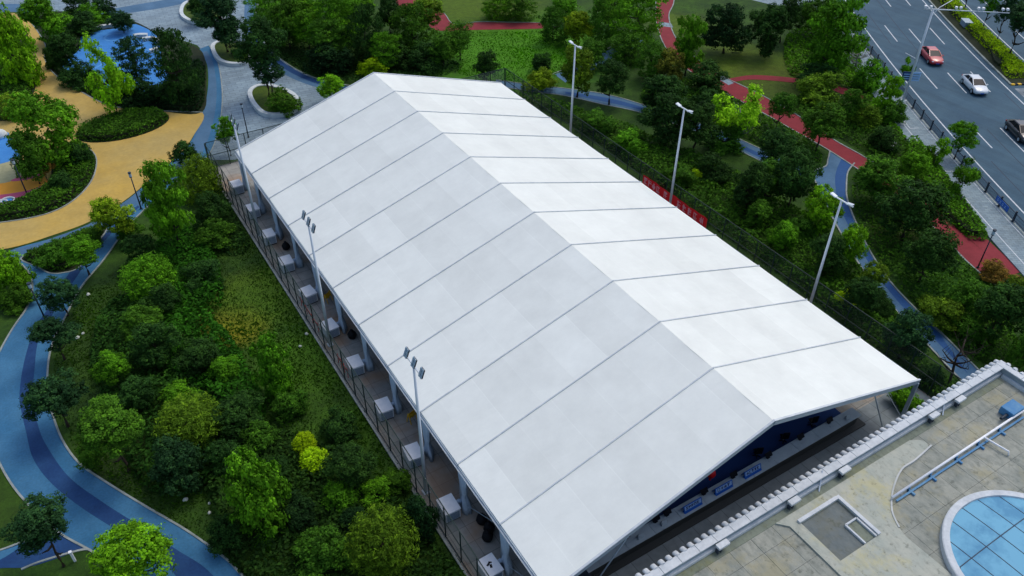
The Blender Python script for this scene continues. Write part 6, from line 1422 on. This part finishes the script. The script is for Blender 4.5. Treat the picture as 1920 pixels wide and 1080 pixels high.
carpet('ground_cover', smooth([(48.73, 38.98), (50.86, 34.42), (50.25, 30.14), (49.67, 26.13), (43.41, 21.97), (43.76, 25.61), (44.41, 30.45), (44.49, 35.13), (44.33, 41.63)], True, 3), .2, .8, 40, .16, 'mid', .5, 'undergrowth between red track and sidewalk', 'ground cover')
carpet('ground_cover', smooth([(63.09, 55.96), (67.88, 49.69), (55.33, 35.01), (50.5, 26.77), (50.26, 30.89), (54.45, 40.75), (52.28, 45.74)], True, 3), .2, .9, 35, .18, 'green', .5, 'undergrowth below the very large bright topped tree', 'ground cover')
carpet('ground_cover', smooth([(-1.13, 89.93), (6.49, 89.84), (10.54, 80.79), (16.87, 72.85), (16.65, 68.09), (5.74, 70.04), (2.6, 72.65), (-0.47, 79.32)], True, 3), .1, .5, 30, .17, 'dark', .5, 'low ground cover at the far lawn edge', 'ground cover')
carpet('ground_cover', smooth([(19.38, 2.87), (21.2, 1.42), (21.82, 0.06), (18.91, -0.68), (15.93, -0.67), (16.59, 0.73)], True, 3), .2, .8, 60, .15, 'mid', .5, 'weeds between the tent corner and the parapet', 'ground cover')
# grass blades
def grass(poly, dens, c, hgt=.10):
    A = np.array(poly); lo, hi = A.min(0), A.max(0); n = int(dens*(hi[0]-lo[0])*(hi[1]-lo[1])); P = npr.uniform(lo, hi, (n, 2)); P = P[inside(poly, P)]; P = P[keep_off(P)]
    nz = noise2(P[:, 0]*.5, P[:, 1]*.5); N = npr.normal(size=(len(P), 3)); N[:, 2] *= .35
    me = leaf_cloud('grass', np.c_[P, hgt*.5*np.ones(len(P))], N, hgt*npr.uniform(.6, 1.4, len(P))*(.5+nz), .6*nz+.4*npr.random(len(P)), .35)
    o = link('grass', me); o.color = (c[0]*1.4, c[1]*1.4, c[2]*1.3, 1); tag(o, None, None, None, 'stuff'); return o
g1 = grass([(-26.68, 48.27), (-21.38, 46.95), (-16.6, 48.07), (-16.12, 36.51), (-15.84, 21.76), (-15.44, 9.56), (-16.07, 3.89), (-28.56, 12.34), (-32.22, 20.54), (-35.1, 26.32), (-35.9, 33.68), (-34.65, 39.95), (-31.59, 45.49)], 60, S(36, 66, 12)); tag(g1, 'rough grass on the slope between blue path and fence', 'grass')
g2 = grass([(20.37, 81.07), (33.61, 74.07), (33.52, 64.91), (27.84, 60.42), (20.56, 61.49), (16.26, 67.38)], 22, S(50, 100, 4), .13); tag(g2, 'bright lawn grass beyond the tent', 'grass')
g3 = grass([(30.26, 14.64), (37.93, 12.44), (33.85, 4.45), (29.19, -0.37), (24.73, 0.27), (26.08, 5.97)], 36, S(44, 84, 14)); tag(g3, 'grass between lower blue path and red track', 'grass')
# pale stones in the grass
rm = MB().loft([[(r*math.cos(a)*1.2, r*math.sin(a), z) for a in [2*math.pi*i/7 for i in range(7)]] for r, z in ((.16, 0), (.2, .08), (.12, .2), (.04, .24))]).mesh('stone', 'rock', bevel=.01)
STONES = [((-28.66, 18.41), 'pale stone left of the tall leafy green tree, upper of two'), ((-28.86, 17.68), 'pale stone left of the tall leafy green tree, lower of two'),
          ((-29.89, 19.46), 'pale stone under the round blue green tree'), ((-31.46, 44.74), 'pale stone in grass right of the upper dark round tree'), ((-28.08, 42.44), 'pale stone below the golden olive tree'),
          ((-32.69, 39.78), 'pale stone right of the lower dark round tree, upper of two'), ((-33.14, 39.47), 'pale stone right of the lower dark round tree, lower of two'),
          ((-17.64, 30.55), 'pale stone in the grass strip by the fence, upper of two'), ((-18.58, 29.44), 'pale stone in the grass strip by the fence, lower of two'),
          ((-23.03, 33.16), 'pale stone at the lower end of the straw coloured patch'), ((1.98, 78.23), 'pale stone at the lawn edge behind the plaza, left of two'), ((2.26, 76.73), 'pale stone at the lawn edge behind the plaza, right of two')]
for (x, y), lb in STONES:
    o = link('stone', rm, None, (x, y, 0.0), (0, 0, rnd.uniform(0, 6)), (rnd.uniform(.5, .85),)*3); tag(o, lb, 'stone')
